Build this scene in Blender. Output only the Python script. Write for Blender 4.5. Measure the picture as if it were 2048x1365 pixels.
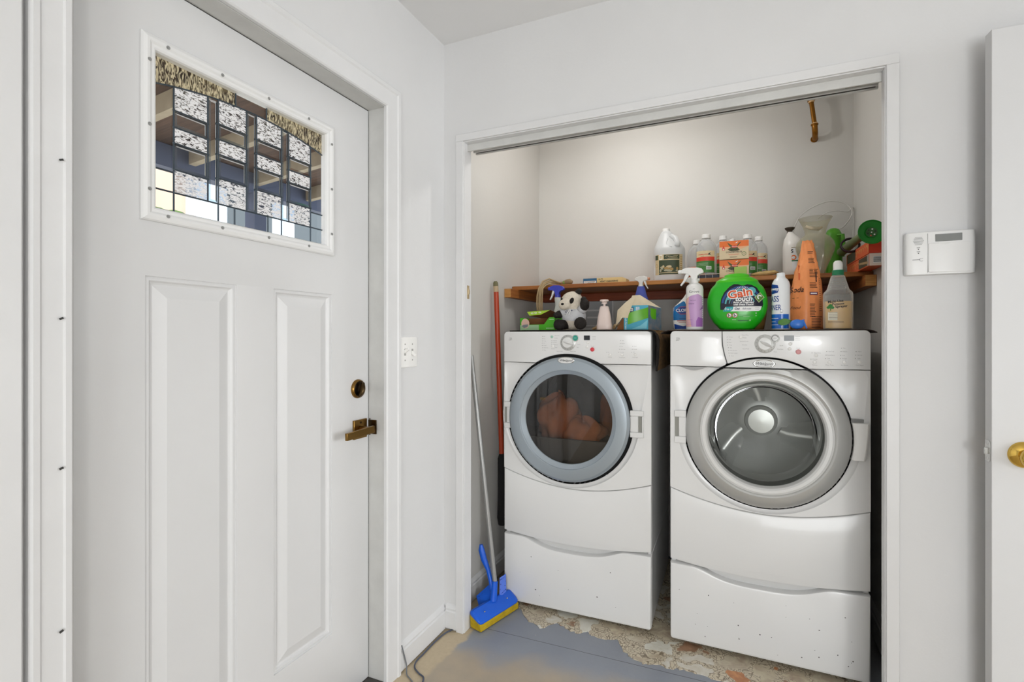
import bpy, bmesh, math, random
from mathutils import Vector, Matrix
from mathutils.geometry import tessellate_polygon
random.seed(4)
for o in list(bpy.data.objects):
    bpy.data.objects.remove(o)
SC = bpy.context.scene
COL = SC.collection
PI = math.pi

# ------------------------------------------------------------------ camera
cam = bpy.data.cameras.new('camera')
cam.sensor_width = 36.0
cam.lens = 1016 / 2048 * 36.0
cam.shift_y = -(672.5 - 682.5) / 2048 * -1.0
cam.clip_start = 0.02
camo = bpy.data.objects.new('camera', cam)
COL.objects.link(camo)
camo.location = (0, 0, 1.24)
camo.rotation_euler = (PI / 2, 0, math.radians(24.17))
SC.camera = camo

# ------------------------------------------------------------------ world, lights, exposure
SC.view_settings.view_transform = 'Standard'
SC.view_settings.look = 'None'
SC.view_settings.exposure = 0.04
SC.view_settings.gamma = 1.0
SC.view_settings.use_curve_mapping = False
w = bpy.data.worlds.new('world')
SC.world = w
w.use_nodes = True
bg = w.node_tree.nodes['Background']
bg.inputs[0].default_value = (0.72, 0.84, 1.0, 1)
bg.inputs[1].default_value = 2.6


def area(name, loc, rot, sx, sy, power, col=(1, 1, 1), spread=PI):
    l = bpy.data.lights.new(name, 'AREA')
    l.shape = 'RECTANGLE'
    l.size, l.size_y = sx, sy
    l.energy = power
    l.color = col
    l.spread = spread
    o = bpy.data.objects.new(name, l)
    COL.objects.link(o)
    o.location = loc
    o.rotation_euler = rot
    return o


def point(name, loc, power, r, col):
    l = bpy.data.lights.new(name, 'POINT')
    l.energy = power
    l.shadow_soft_size = r
    l.color = col
    o = bpy.data.objects.new(name, l)
    COL.objects.link(o)
    o.location = loc
    return o


area('rear_fill', (0.9, -2.9, 1.05), (PI / 2, 0, math.radians(8)), 2.2, 1.4, 80, (0.945, 0.975, 1.0))  # added broad fill behind the camera; the rear wall has no window
area('hall_fill', (3.9, 1.0, 1.45), (PI / 2, 0, PI / 2), 1.3, 1.2, 76, (0.95, 0.975, 1.0))  # added fill shining in from the hall; no window is built there
point('rear_right_light', (1.05, -1.2, 1.05), 33, 0.14, (1.0, 1.0, 0.99))  # unseen source at right rear, set low to balance the wall tones
point('closet_bulb', (-0.50, 2.36, 2.33), 6.6, 0.035, (1.0, 0.975, 0.945))
sun = bpy.data.lights.new('sun', 'SUN')
sun.energy = 4.0
sun.angle = 0.01
sun.color = (1.0, 0.95, 0.86)
suno = bpy.data.objects.new('sun', sun)
COL.objects.link(suno)
suno.rotation_euler = (math.radians(38), 0, math.radians(62))


# ------------------------------------------------------------------ materials
def lin(h):
    if isinstance(h, str):
        c = [int(h[i:i + 2], 16) / 255 for i in (0, 2, 4)]
    else:
        c = h
    return tuple((v / 12.92 if v <= 0.04045 else ((v + 0.055) / 1.055) ** 2.4) for v in c) + (1,)


MATS = {}


def M(name, col, rough=0.5, metal=0.0, bump=0.0, bscale=40, var=0.0, vscale=3, trans=0.0, ior=1.45, spec=0.5,
      stretch=None, col2=None, alpha=1.0, coat=0.0, detail=4, emit=0.0):
    m = bpy.data.materials.new(name)
    m.use_nodes = True
    nt = m.node_tree
    b = nt.nodes['Principled BSDF']
    b.inputs['Base Color'].default_value = lin(col)
    b.inputs['Roughness'].default_value = rough
    b.inputs['Metallic'].default_value = metal
    b.inputs['Transmission Weight'].default_value = trans
    b.inputs['IOR'].default_value = ior
    b.inputs['Specular IOR Level'].default_value = spec
    b.inputs['Alpha'].default_value = alpha
    b.inputs['Coat Weight'].default_value = coat
    if emit:
        b.inputs['Emission Color'].default_value = lin(col)
        b.inputs['Emission Strength'].default_value = emit
    if bump or var or col2:
        tc = nt.nodes.new('ShaderNodeTexCoord')
        mp = nt.nodes.new('ShaderNodeMapping')
        nt.links.new(tc.outputs['Object'], mp.inputs[0])
        if stretch:
            mp.inputs['Scale'].default_value = stretch
    if bump:
        n = nt.nodes.new('ShaderNodeTexNoise')
        n.inputs['Scale'].default_value = bscale
        n.inputs['Detail'].default_value = detail
        nt.links.new(mp.outputs[0], n.inputs['Vector'])
        bp = nt.nodes.new('ShaderNodeBump')
        bp.inputs['Strength'].default_value = bump
        bp.inputs['Distance'].default_value = 0.004
        nt.links.new(n.outputs[0], bp.inputs['Height'])
        nt.links.new(bp.outputs[0], b.inputs['Normal'])
    if var or col2:
        n = nt.nodes.new('ShaderNodeTexNoise')
        n.inputs['Scale'].default_value = vscale
        n.inputs['Detail'].default_value = 5
        n.inputs['Roughness'].default_value = 0.6
        nt.links.new(mp.outputs[0], n.inputs['Vector'])
        r = nt.nodes.new('ShaderNodeValToRGB')
        r.color_ramp.elements[0].position = 0.35
        r.color_ramp.elements[1].position = 0.68
        c = lin(col)
        if col2:
            r.color_ramp.elements[0].color = lin(col2)
        else:
            r.color_ramp.elements[0].color = tuple(v * (1 - var) for v in c[:3]) + (1,)
        r.color_ramp.elements[1].color = c
        nt.links.new(n.outputs[0], r.inputs[0])
        nt.links.new(r.outputs[0], b.inputs['Base Color'])
    MATS[name] = m
    return m


def glass_mat(name, tint, refl=0.08, rough=0.02, ior=1.4):
    """thin pane: see-through with a fresnel sheen"""
    m = bpy.data.materials.new(name)
    m.use_nodes = True
    nt = m.node_tree
    nt.nodes.remove(nt.nodes['Principled BSDF'])
    out = nt.nodes['Material Output']
    t = nt.nodes.new('ShaderNodeBsdfTransparent')
    t.inputs[0].default_value = lin(tint)
    g = nt.nodes.new('ShaderNodeBsdfGlossy')
    g.inputs['Roughness'].default_value = rough
    fr = nt.nodes.new('ShaderNodeFresnel')
    fr.inputs[0].default_value = ior
    mx = nt.nodes.new('ShaderNodeMixShader')
    ml = nt.nodes.new('ShaderNodeMath')
    ml.operation = 'ADD'
    ml.inputs[1].default_value = refl
    nt.links.new(fr.outputs[0], ml.inputs[0])
    nt.links.new(ml.outputs[0], mx.inputs[0])
    nt.links.new(t.outputs[0], mx.inputs[1])
    nt.links.new(g.outputs[0], mx.inputs[2])
    nt.links.new(mx.outputs[0], out.inputs[0])
    MATS[name] = m
    return m


def hazy_mat(name, col, dens, rough=0.3, rim=0.55):
    """thin translucent plastic: partly see-through, partly milky"""
    m = bpy.data.materials.new(name)
    m.use_nodes = True
    nt = m.node_tree
    b = nt.nodes['Principled BSDF']
    b.inputs['Base Color'].default_value = lin(col)
    b.inputs['Roughness'].default_value = rough
    out = nt.nodes['Material Output']
    t = nt.nodes.new('ShaderNodeBsdfTransparent')
    t.inputs[0].default_value = (0.97, 0.97, 0.96, 1)
    lw = nt.nodes.new('ShaderNodeLayerWeight')
    lw.inputs[0].default_value = 0.35
    mr = nt.nodes.new('ShaderNodeMapRange')
    mr.inputs['To Min'].default_value = dens
    mr.inputs['To Max'].default_value = min(1, dens + rim)
    mx = nt.nodes.new('ShaderNodeMixShader')
    nt.links.new(lw.outputs['Facing'], mr.inputs['Value'])
    nt.links.new(mr.outputs[0], mx.inputs[0])
    nt.links.new(t.outputs[0], mx.inputs[1])
    nt.links.new(b.outputs[0], mx.inputs[2])
    nt.links.new(mx.outputs[0], out.inputs[0])
    MATS[name] = m
    return m


wall = M('wall_paint', 'dcdcdc', 0.6, bump=0.10, bscale=90, var=0.035, vscale=2.2)
closetw = M('closet_wall_paint', 'd4d2cd', 0.6, bump=0.10, bscale=60, var=0.03, vscale=1.6)
ceilm = M('ceiling_paint', 'e4e4e4', 0.8, bump=0.1, bscale=70)
trimm = M('trim_paint', 'dedede', 0.4, bump=0.05, bscale=120, var=0.04, vscale=6)
doorm = M('door_paint', 'dadada', 0.42, bump=0.03, bscale=160, var=0.03, vscale=3)
door2m = M('hall_door_paint', 'cfcfcf', 0.42, bump=0.04, bscale=120, var=0.025, vscale=3)
jambm = M('jamb_paint', 'd0d0cd', 0.5, var=0.10, vscale=9, bump=0.08, bscale=60)
gap_nick = M('dark_gap', '3a3a38', 0.8)  # dark colour put in for gap shade; nail nicks share it
enam = M('white_enamel', 'e9e9e8', 0.22, coat=0.15)
enam2 = M('white_plastic', 'e6e6e5', 0.32)
enam3 = M('side_enamel', 'dcdcdb', 0.28, coat=0.1)
plas = M('bright_white_plastic', 'f0efec', 0.35)
silver = M('silver_plastic', 'b9b9b6', 0.30, metal=0.35)
silver2 = M('pale_silver_plastic', 'e0e0de', 0.30)
blueg = M('blue_grey_plastic', 'a3adb5', 0.28, metal=0.45)
blueg2 = M('pale_blue_grey_plastic', 'aab4bc', 0.25, metal=0.3)
rubber = M('black_rubber', '151515', 0.6)
greyr = M('grey_rubber', '6d6d6b', 0.5)
steel = M('drum_steel', 'e0e0de', 0.36, metal=0.5)
steel2 = M('drum_steel_dark', 'cfcfcd', 0.4, metal=0.5)
chrome = M('chrome', 'cfcfcc', 0.12, metal=1.0)
drumgrey = M('dryer_drum', '77777a', 0.5, metal=0.2)
dirt = M('chip_mark', '4a4644', 0.8)
legend = M('legend_grey', '9a9a99', 0.6)
ledm = M('led_dark', '3b3b3b', 0.4)
teal = M('teal_button', '2f9d8a', 0.3)
redb = M('red_button', 'd8424c', 0.35)
pinkb = M('faded_red_button', 'd79a9b', 0.4)
lcd = M('lcd_dark', '23262b', 0.2)
lcd2 = M('lcd_grey', '5c6061', 0.2)
wglass = glass_mat('washer_glass', 'eceeec', 0.0, 0.02, 1.12)
dglass = glass_mat('dryer_glass', 'b4aea6', 0.03)
peach = M('orange_cloth', 'f09a6a', 0.9, bump=0.5, bscale=30, var=0.25, vscale=8)
tancloth = M('tan_cloth', 'e08a5a', 0.9, bump=0.5, bscale=30, var=0.3, vscale=8)
wood = M('shelf_wood', 'b87a38', 0.45, bump=0.1, bscale=30, col2='96592a', vscale=2.2, stretch=(1.5, 22, 22))
wood2 = M('shelf_redwood', '9a4a22', 0.5, bump=0.1, bscale=30, col2='742f16', vscale=2.2, stretch=(1.5, 22, 22))
wood3 = M('cleat_wood', 'b4733a', 0.5, bump=0.1, bscale=30, col2='8c4f24', vscale=2.2, stretch=(22, 1.5, 22))
endg = M('end_grain', 'd09a56', 0.6, col2='b27c40', vscale=6, stretch=(2, 2, 30))
brass = M('antique_brass', '8a6a38', 0.28, metal=1.0)
brassd = M('dark_brass', '4a3c28', 0.3, metal=1.0)
brassb = M('bright_brass', 'd7b35a', 0.08, metal=1.0)
pipeb = M('painted_brass_pipe', '8a5a14', 0.35, metal=0.6)
pipel = M('pipe_joint_paint', 'e6c08c', 0.5)
ratm = M('rug_pile', '8f6c3e', 1.0, bump=1.0, bscale=260, col2='5f4626', vscale=60)
ratb = M('rug_backing', '16120f', 0.9)
matm = M('dark_mat', '3b2f28', 0.9, bump=0.4, bscale=200)
lineno = M('lead_came', '4a545c', 0.35, metal=0.7)
GRN = M('lime_green', '34b81e', 0.3)


# ------------------------------------------------------------------ mesh builder
def mapflat(y0=0.0):
    return lambda x, z, l: (x, y0 - l, z)


class B:
    def __init__(s):
        s.bm = bmesh.new()
        s.mats = []

    def mi(s, m):
        if m not in s.mats:
            s.mats.append(m)
        return s.mats.index(m)

    def face(s, vs, m, smooth=True):
        try:
            f = s.bm.faces.new(vs)
        except ValueError:
            return None
        f.material_index = s.mi(m)
        f.smooth = smooth
        return f

    def poly(s, pts, m):
        return s.face([s.bm.verts.new(p) for p in pts], m)

    def box(s, c, d, m, rot=None):
        x, y, z = [v / 2 for v in d]
        P = [Vector(p) for p in ((-x, -y, -z), (x, -y, -z), (x, y, -z), (-x, y, -z), (-x, -y, z), (x, -y, z), (x, y, z), (-x, y, z))]
        if rot is not None:
            P = [rot @ p for p in P]
        v = [s.bm.verts.new(p + Vector(c)) for p in P]
        for f in ((0, 3, 2, 1), (4, 5, 6, 7), (0, 1, 5, 4), (1, 2, 6, 5), (2, 3, 7, 6), (3, 0, 4, 7)):
            s.face([v[i] for i in f], m)
        return s

    def b2(s, x0, x1, y0, y1, z0, z1, m):
        return s.box(((x0 + x1) / 2, (y0 + y1) / 2, (z0 + z1) / 2), (x1 - x0, y1 - y0, z1 - z0), m)

    def loft(s, loops, m, closed=True, c0=False, c1=False, ms=None):
        rows = [[s.bm.verts.new(p) for p in L] for L in loops]
        n = len(rows[0])
        for i in range(len(rows) - 1):
            mm = ms[i] if ms else m
            for j in range(n if closed else n - 1):
                k = (j + 1) % n
                s.face([rows[i][j], rows[i][k], rows[i + 1][k], rows[i + 1][j]], mm)
        if c0:
            s.face(rows[0][::-1], ms[0] if ms else m)
        if c1:
            s.face(rows[-1], ms[-1] if ms else m)
        return s

    def lathe(s, prof, m, c=(0, 0, 0), seg=32, axis='z', sx=1, sy=1, ms=None, c0=True, c1=True, clampz=None):
        L = []
        for r, h in prof:
            r = max(r, 1e-5)
            row = []
            for k in range(seg):
                a = 2 * PI * k / seg
                if axis == 'z':
                    p = (c[0] + r * sx * math.cos(a), c[1] + r * sy * math.sin(a), c[2] + h)
                else:  # axis y, ring in XZ plane
                    p = (c[0] + r * sx * math.sin(a), c[1] + h, c[2] + r * sy * math.cos(a))
                    if clampz is not None:
                        p = (p[0], p[1], min(p[2], clampz))
                row.append(p)
            L.append(row)
        return s.loft(L, m, True, c0, c1, ms)

    def tube(s, pts, r, m, seg=10, caps=True, flat=1.0):
        pts = [Vector(p) for p in pts]
        n = len(pts)
        rs = r if isinstance(r, (list, tuple)) else [r] * n
        T = []
        for i in range(n):
            a = pts[max(i - 1, 0)]
            b = pts[min(i + 1, n - 1)]
            T.append((b - a).normalized())
        up = Vector((0, 0, 1)) if abs(T[0].z) < 0.9 else Vector((1, 0, 0))
        N = (up - T[0] * up.dot(T[0])).normalized()
        L = []
        for i in range(n):
            N = (N - T[i] * N.dot(T[i])).normalized()
            Bn = T[i].cross(N)
            L.append([pts[i] + (N * math.cos(2 * PI * k / seg) + Bn * math.sin(2 * PI * k / seg) * flat) * rs[i] for k in range(seg)])
        return s.loft(L, m, True, caps, caps)

    def ball(s, c, r, m, seg=20, rings=12, rot=None):
        if not isinstance(r, (list, tuple)):
            r = (r, r, r)
        L = []
        for i in range(rings + 1):
            t = -PI / 2 + PI * i / rings
            row = []
            for k in range(seg):
                a = 2 * PI * k / seg
                p = Vector((r[0] * max(math.cos(t), 1e-4) * math.cos(a), r[1] * max(math.cos(t), 1e-4) * math.sin(a), r[2] * math.sin(t)))
                if rot is not None:
                    p = rot @ p
                row.append(p + Vector(c))
            L.append(row)
        return s.loft(L, m, True, True, True)

    def plate(s, outer, y0, y1, m, holes=(), bev=0.0, edge=None):
        """2D outline in xz, front at y0 (nearer the viewer), back at y1, front rim rounded by bev"""
        loops = [outer] + list(holes)

        def area2(L):
            return sum(L[i][0] * L[(i + 1) % len(L)][1] - L[(i + 1) % len(L)][0] * L[i][1] for i in range(len(L)))

        fixed = []
        for i, L in enumerate(loops):
            L = [tuple(p) for p in L]
            if (area2(L) < 0) == (i == 0):
                L = L[::-1]
            fixed.append(L)
        rings = []
        for L in fixed:
            n = len(L)
            ins = []
            for k in range(n):
                a, b, c = Vector(L[k - 1]), Vector(L[k]), Vector(L[(k + 1) % n])
                d1 = (b - a).normalized()
                d2 = (c - b).normalized()
                n1 = Vector((-d1.y, d1.x))
                n2 = Vector((-d2.y, d2.x))
                q = n1 + n2
                if q.length < 1e-6:
                    q = n1
                q = q / max(q.length_squared, 0.3) * 2
                ins.append((b, q))
            steps = [(0, 1.0), (0.3, 0.3), (1.0, 0)] if bev else [(0, 0)]
            rows = [[s.bm.verts.new((p.x, y1, p.y)) for p, q in ins]]
            for fr, dp in steps:
                rows.append([s.bm.verts.new((p.x + q.x * bev * fr, y0 + bev * dp, p.y + q.y * bev * fr)) for p, q in ins])
            for i in range(len(rows) - 1):
                for k in range(n):
                    kk = (k + 1) % n
                    s.face([rows[i][k], rows[i][kk], rows[i + 1][kk], rows[i + 1][k]], edge or m)
            rings.append(rows)
        for idx, y in ((-1, y0), (0, y1)):
            vs = [v for r in rings for v in r[idx]]
            pl = [[Vector((v.co.x, v.co.z, 0)) for v in r[idx]] for r in rings]
            for t in tessellate_polygon(pl):
                tri = [vs[i] for i in t]
                if len(set(tri)) == 3:
                    f = s.face(tri, m)
        return s

    def flat(s, items, mp=None, maxlen=None):
        """2D print items laid on a surface through mp(x,z,layer height)"""
        mp = mp or mapflat()
        for it in items:
            kind = it[0]
            tb = bmesh.new()
            if kind == 'rect':
                _, x0, z0, x1, z1, m, l = it
                nx = max(1, int((x1 - x0) / (maxlen or 9)) + 1)
                nz = max(1, int((z1 - z0) / (maxlen or 9)) + 1)
                g = [[tb.verts.new((x0 + (x1 - x0) * i / nx, 0, z0 + (z1 - z0) * j / nz)) for j in range(nz + 1)] for i in range(nx + 1)]
                for i in range(nx):
                    for j in range(nz):
                        tb.faces.new((g[i][j], g[i + 1][j], g[i + 1][j + 1], g[i][j + 1]))
            elif kind in ('poly', 'ell'):
                if kind == 'ell':
                    _, cx, cz, rx, rz, m, l = it
                    pts = [(cx + rx * math.cos(2 * PI * k / 24), cz + rz * math.sin(2 * PI * k / 24)) for k in range(24)]
                else:
                    _, pts, m, l = it
                vs = [tb.verts.new((p[0], 0, p[1])) for p in pts]
                for t in tessellate_polygon([[Vector((p[0], p[1], 0)) for p in pts]]):
                    if len(set(t)) == 3:
                        tb.faces.new([vs[i] for i in t])
                split(tb, maxlen)
            elif kind == 'text':
                txt, cx, cz, size, m, l = it[1:7]
                op = it[7] if len(it) > 7 else {}
                for tri in text_tris(txt, size, op.get('shear', 0), op.get('bold', 0), op.get('wide', 1)):
                    a = op.get('rot', 0)
                    ca, sa = math.cos(a), math.sin(a)
                    vs = []
                    for (x, z) in tri:
                        vs.append(tb.verts.new((cx + x * ca - z * sa, 0, cz + x * sa + z * ca)))
                    try:
                        tb.faces.new(vs)
                    except ValueError:
                        pass
                split(tb, maxlen)
            idx = {}
            for v in tb.verts:
                idx[v] = s.bm.verts.new(mp(v.co.x, v.co.z, l))
            for f in tb.faces:
                s.face([idx[v] for v in f.verts], m)
            tb.free()
        return s

    def xform(s, mat):
        bmesh.ops.transform(s.bm, matrix=mat, verts=s.bm.verts)
        return s

    def done(s, name, parent=None, bev=0.0, sharp=35, loc=None, rot=None, segs=2, recalc=True, mods=None):
        if recalc:
            bmesh.ops.recalc_face_normals(s.bm, faces=s.bm.faces)
        me = bpy.data.meshes.new(name)
        s.bm.to_mesh(me)
        s.bm.free()
        for m in s.mats:
            me.materials.append(m)
        if sharp < 180:
            me.set_sharp_from_angle(angle=math.radians(sharp))
        o = bpy.data.objects.new(name, me)
        COL.objects.link(o)
        if parent:
            o.parent = parent
        if loc:
            o.location = loc
        if rot:
            o.rotation_euler = rot
        if bev:
            md = o.modifiers.new('bevel', 'BEVEL')
            md.width = bev
            md.segments = segs
            md.limit_method = 'ANGLE'
            md.angle_limit = math.radians(40)
        return o


def split(tb, maxlen):
    if not maxlen:
        return
    for _ in range(5):
        ed = [e for e in tb.edges if e.calc_length() > maxlen]
        if not ed:
            break
        bmesh.ops.subdivide_edges(tb, edges=ed, cuts=1)
        bmesh.ops.triangulate(tb, faces=[f for f in tb.faces if len(f.verts) > 3])


TCACHE = {}


def text_tris(txt, size, shear=0, bold=0, wide=1):
    key = (txt, shear, bold)
    if key not in TCACHE:
        cu = bpy.data.curves.new('t', 'FONT')
        cu.body = txt
        cu.align_x = 'CENTER'
        cu.align_y = 'CENTER'
        cu.shear = shear
        cu.offset = bold
        cu.resolution_u = 3
        ob = bpy.data.objects.new('t', cu)
        COL.objects.link(ob)
        dg = bpy.context.evaluated_depsgraph_get()
        me = bpy.data.meshes.new_from_object(ob.evaluated_get(dg))
        me.calc_loop_triangles()
        TCACHE[key] = [[tuple(me.vertices[i].co[:2]) for i in t.vertices] for t in me.loop_triangles]
        bpy.data.objects.remove(ob)
        bpy.data.meshes.remove(me)
    return [[(x * size * wide, z * size) for x, z in t] for t in TCACHE[key]]


class Stack:
    """body with superellipse cross-sections: levels (z, half width, half depth, exponent)"""

    def __init__(s, levels, sub=4, smooth=True):
        out = []
        n = len(levels)
        for i in range(n - 1):
            p0, p1, p2, p3 = levels[max(i - 1, 0)], levels[i], levels[i + 1], levels[min(i + 2, n - 1)]
            for k in range(sub):
                t = k / sub
                row = []
                for a, b, c, d in zip(p0, p1, p2, p3):
                    if smooth:
                        m1 = (c - a) / 2
                        m2 = (d - b) / 2
                        lo, hi = min(b, c), max(b, c)
                        v = (2 * t ** 3 - 3 * t * t + 1) * b + (t ** 3 - 2 * t * t + t) * m1 + (-2 * t ** 3 + 3 * t * t) * c + (t ** 3 - t * t) * m2
                        v = max(lo - 0.15 * (hi - lo), min(hi + 0.15 * (hi - lo), v))
                    else:
                        v = b + (c - b) * t
                    row.append(v)
                row[0] = p1[0] + (p2[0] - p1[0]) * t
                out.append(row)
        out.append(list(levels[-1]))
        s.lv = out

    def at(s, z):
        L = s.lv
        if z <= L[0][0]:
            return L[0]
        for a, b in zip(L, L[1:]):
            if z <= b[0]:
                t = (z - a[0]) / max(b[0] - a[0], 1e-9)
                return [u + (v - u) * t for u, v in zip(a, b)]
        return L[-1]

    def add(s, b, m, seg=40, c=(0, 0), ms=None):
        loops = []
        for z, hw, hd, n in s.lv:
            row = []
            for k in range(seg):
                a = 2 * PI * k / seg
                ca, sa = math.cos(a), math.sin(a)
                row.append((c[0] + hw * math.copysign(abs(ca) ** (2 / n), ca), c[1] + hd * math.copysign(abs(sa) ** (2 / n), sa), z))
            loops.append(row)
        b.loft(loops, m, True, True, True)
        return b

    def front(s, x, z, l):
        _, hw, hd, n = s.at(z)
        u = min(abs(x) / max(hw, 1e-6), 0.985)
        y = -hd * (1 - u ** n) ** (1 / n)
        return (x, y - l, z)


def tag(o, label, cat, group=None, kind=None):
    o['label'] = label
    o['category'] = cat
    if group:
        o['group'] = group
    if kind:
        o['kind'] = kind
    return o


def thing(name, label, cat, loc=(0, 0, 0), rotz=0.0, group=None, rot=None):
    o = bpy.data.objects.new(name, None)
    o.empty_display_size = 0.05
    COL.objects.link(o)
    o.location = loc
    o.rotation_euler = rot or (0, 0, rotz)
    return tag(o, label, cat, group)


def struct(name, b, label, cat, **k):
    o = b.done(name, **k)
    o['kind'] = 'structure'
    o['label'] = label
    o['category'] = cat
    return o


def copytree(o, loc, rotz, label, parent=None):
    c = o.copy()
    COL.objects.link(c)
    if parent is None:
        c.location = loc
        c.rotation_euler = (0, 0, rotz)
        c['label'] = label
    else:
        c.parent = parent
    for ch in list(o.children):
        copytree(ch, None, None, None, c)
    return c


def arc(cx, cz, rx, rz, a0, a1, n):
    return [(cx + rx * math.cos(a0 + (a1 - a0) * i / n), cz + rz * math.sin(a0 + (a1 - a0) * i / n)) for i in range(n + 1)]


def rrect(x0, z0, x1, z1, r, n=4):
    P = []
    for cx, cz, a in ((x1 - r, z1 - r, 0), (x0 + r, z1 - r, PI / 2), (x0 + r, z0 + r, PI), (x1 - r, z0 + r, 1.5 * PI)):
        P += arc(cx, cz, r, r, a, a + PI / 2, n)
    return P


def wallbox(name, label, cat, boxes, m, bev=0):
    b = B()
    for q in boxes:
        b.b2(*q, m)
    return struct(name, b, label, cat, bev=bev)


exec_order = []

# ================================================================== THE ROOM
XL, YB, ZC = -1.147, 1.85, 2.475


def nodes_floor():
    m = bpy.data.materials.new('painted_slab')
    m.use_nodes = True
    nt = m.node_tree
    N, Lk = nt.nodes.new, nt.links.new
    b = nt.nodes['Principled BSDF']
    tc = N('ShaderNodeTexCoord')
    sp = N('ShaderNodeSeparateXYZ')
    Lk(tc.outputs['Object'], sp.inputs[0])

    def noise(scale, det=5):
        n = N('ShaderNodeTexNoise')
        n.inputs['Scale'].default_value = scale
        n.inputs['Detail'].default_value = det
        Lk(tc.outputs['Object'], n.inputs['Vector'])
        return n.outputs[0]

    def mth(op, a, c=None, cl=False):
        n = N('ShaderNodeMath')
        n.operation = op
        n.use_clamp = cl
        for i, v in enumerate((a, c)):
            if v is None:
                continue
            if isinstance(v, (int, float)):
                n.inputs[i].default_value = v
            else:
                Lk(v, n.inputs[i])
        return n.outputs[0]

    def ramp(v, lo, hi):
        n = N('ShaderNodeMapRange')
        n.interpolation_type = 'SMOOTHSTEP'
        n.inputs['From Min'].default_value = lo
        n.inputs['From Max'].default_value = hi
        Lk(v, n.inputs['Value'])
        return n.outputs[0]

    def mix(f, a, c):
        n = N('ShaderNodeMix')
        n.data_type = 'RGBA'
        Lk(f, n.inputs[0])
        for i, v in ((6, a), (7, c)):
            if isinstance(v, str):
                n.inputs[i].default_value = lin(v)
            else:
                Lk(v, n.inputs[i])
        return n.outputs[2]

    x, y = sp.outputs[0], sp.outputs[1]
    n1, n2, n3 = noise(5), noise(14), noise(60)
    # worn ochre band towards the room
    band = mth('SUBTRACT', y, mth('ADD', mth('MULTIPLY', x, 0.10), 1.865))
    band = mth('ADD', band, mth('MULTIPLY', mth('SUBTRACT', n1, 0.5), 0.22))
    wear = mth('SUBTRACT', 1.0, ramp(band, -0.09, 0.05))
    # bare slab strip beside the left wall
    strip = mth('ADD', x, mth('MULTIPLY', mth('SUBTRACT', n2, 0.5), 0.07))
    strip = mth('SUBTRACT', strip, mth('MULTIPLY', mth('SUBTRACT', y, 1.6), 0.10))
    bare = mth('SUBTRACT', 1.0, ramp(strip, -1.055, -1.035))
    blue = mix(n1, '848b98', '9da1a8')
    och = mix(n2, 'ab9c84', 'c6b08c')
    c = mix(mth('MULTIPLY', wear, 0.75), blue, och)
    c = mix(bare, c, mix(n3, 'b9a78a', 'cdbd9f'))
    # darker grey towards the closet back
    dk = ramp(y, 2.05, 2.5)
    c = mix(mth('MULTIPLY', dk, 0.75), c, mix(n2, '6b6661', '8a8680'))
    # pale flecks
    fl = ramp(n3, 0.70, 0.74)
    c = mix(mth('MULTIPLY', fl, 0.35), c, 'd8cfbb')
    # slab joint
    j = mth('SUBTRACT', y, mth('ADD', mth('MULTIPLY', x, 0.0300), 1.9479))
    j = mth('ADD', j, mth('MULTIPLY', mth('SUBTRACT', n2, 0.5), 0.004))
    jm = mth('LESS_THAN', mth('ABSOLUTE', j), 0.0014)
    c = mix(mth('MULTIPLY', jm, 0.8), c, '3c3b3a')
    Lk(c, b.inputs['Base Color'])
    b.inputs['Roughness'].default_value = 0.42
    bp = N('ShaderNodeBump')
    bp.inputs['Strength'].default_value = 0.15
    bp.inputs['Distance'].default_value = 0.004
    Lk(n3, bp.inputs['Height'])
    Lk(bp.outputs[0], b.inputs['Normal'])
    return m


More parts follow.
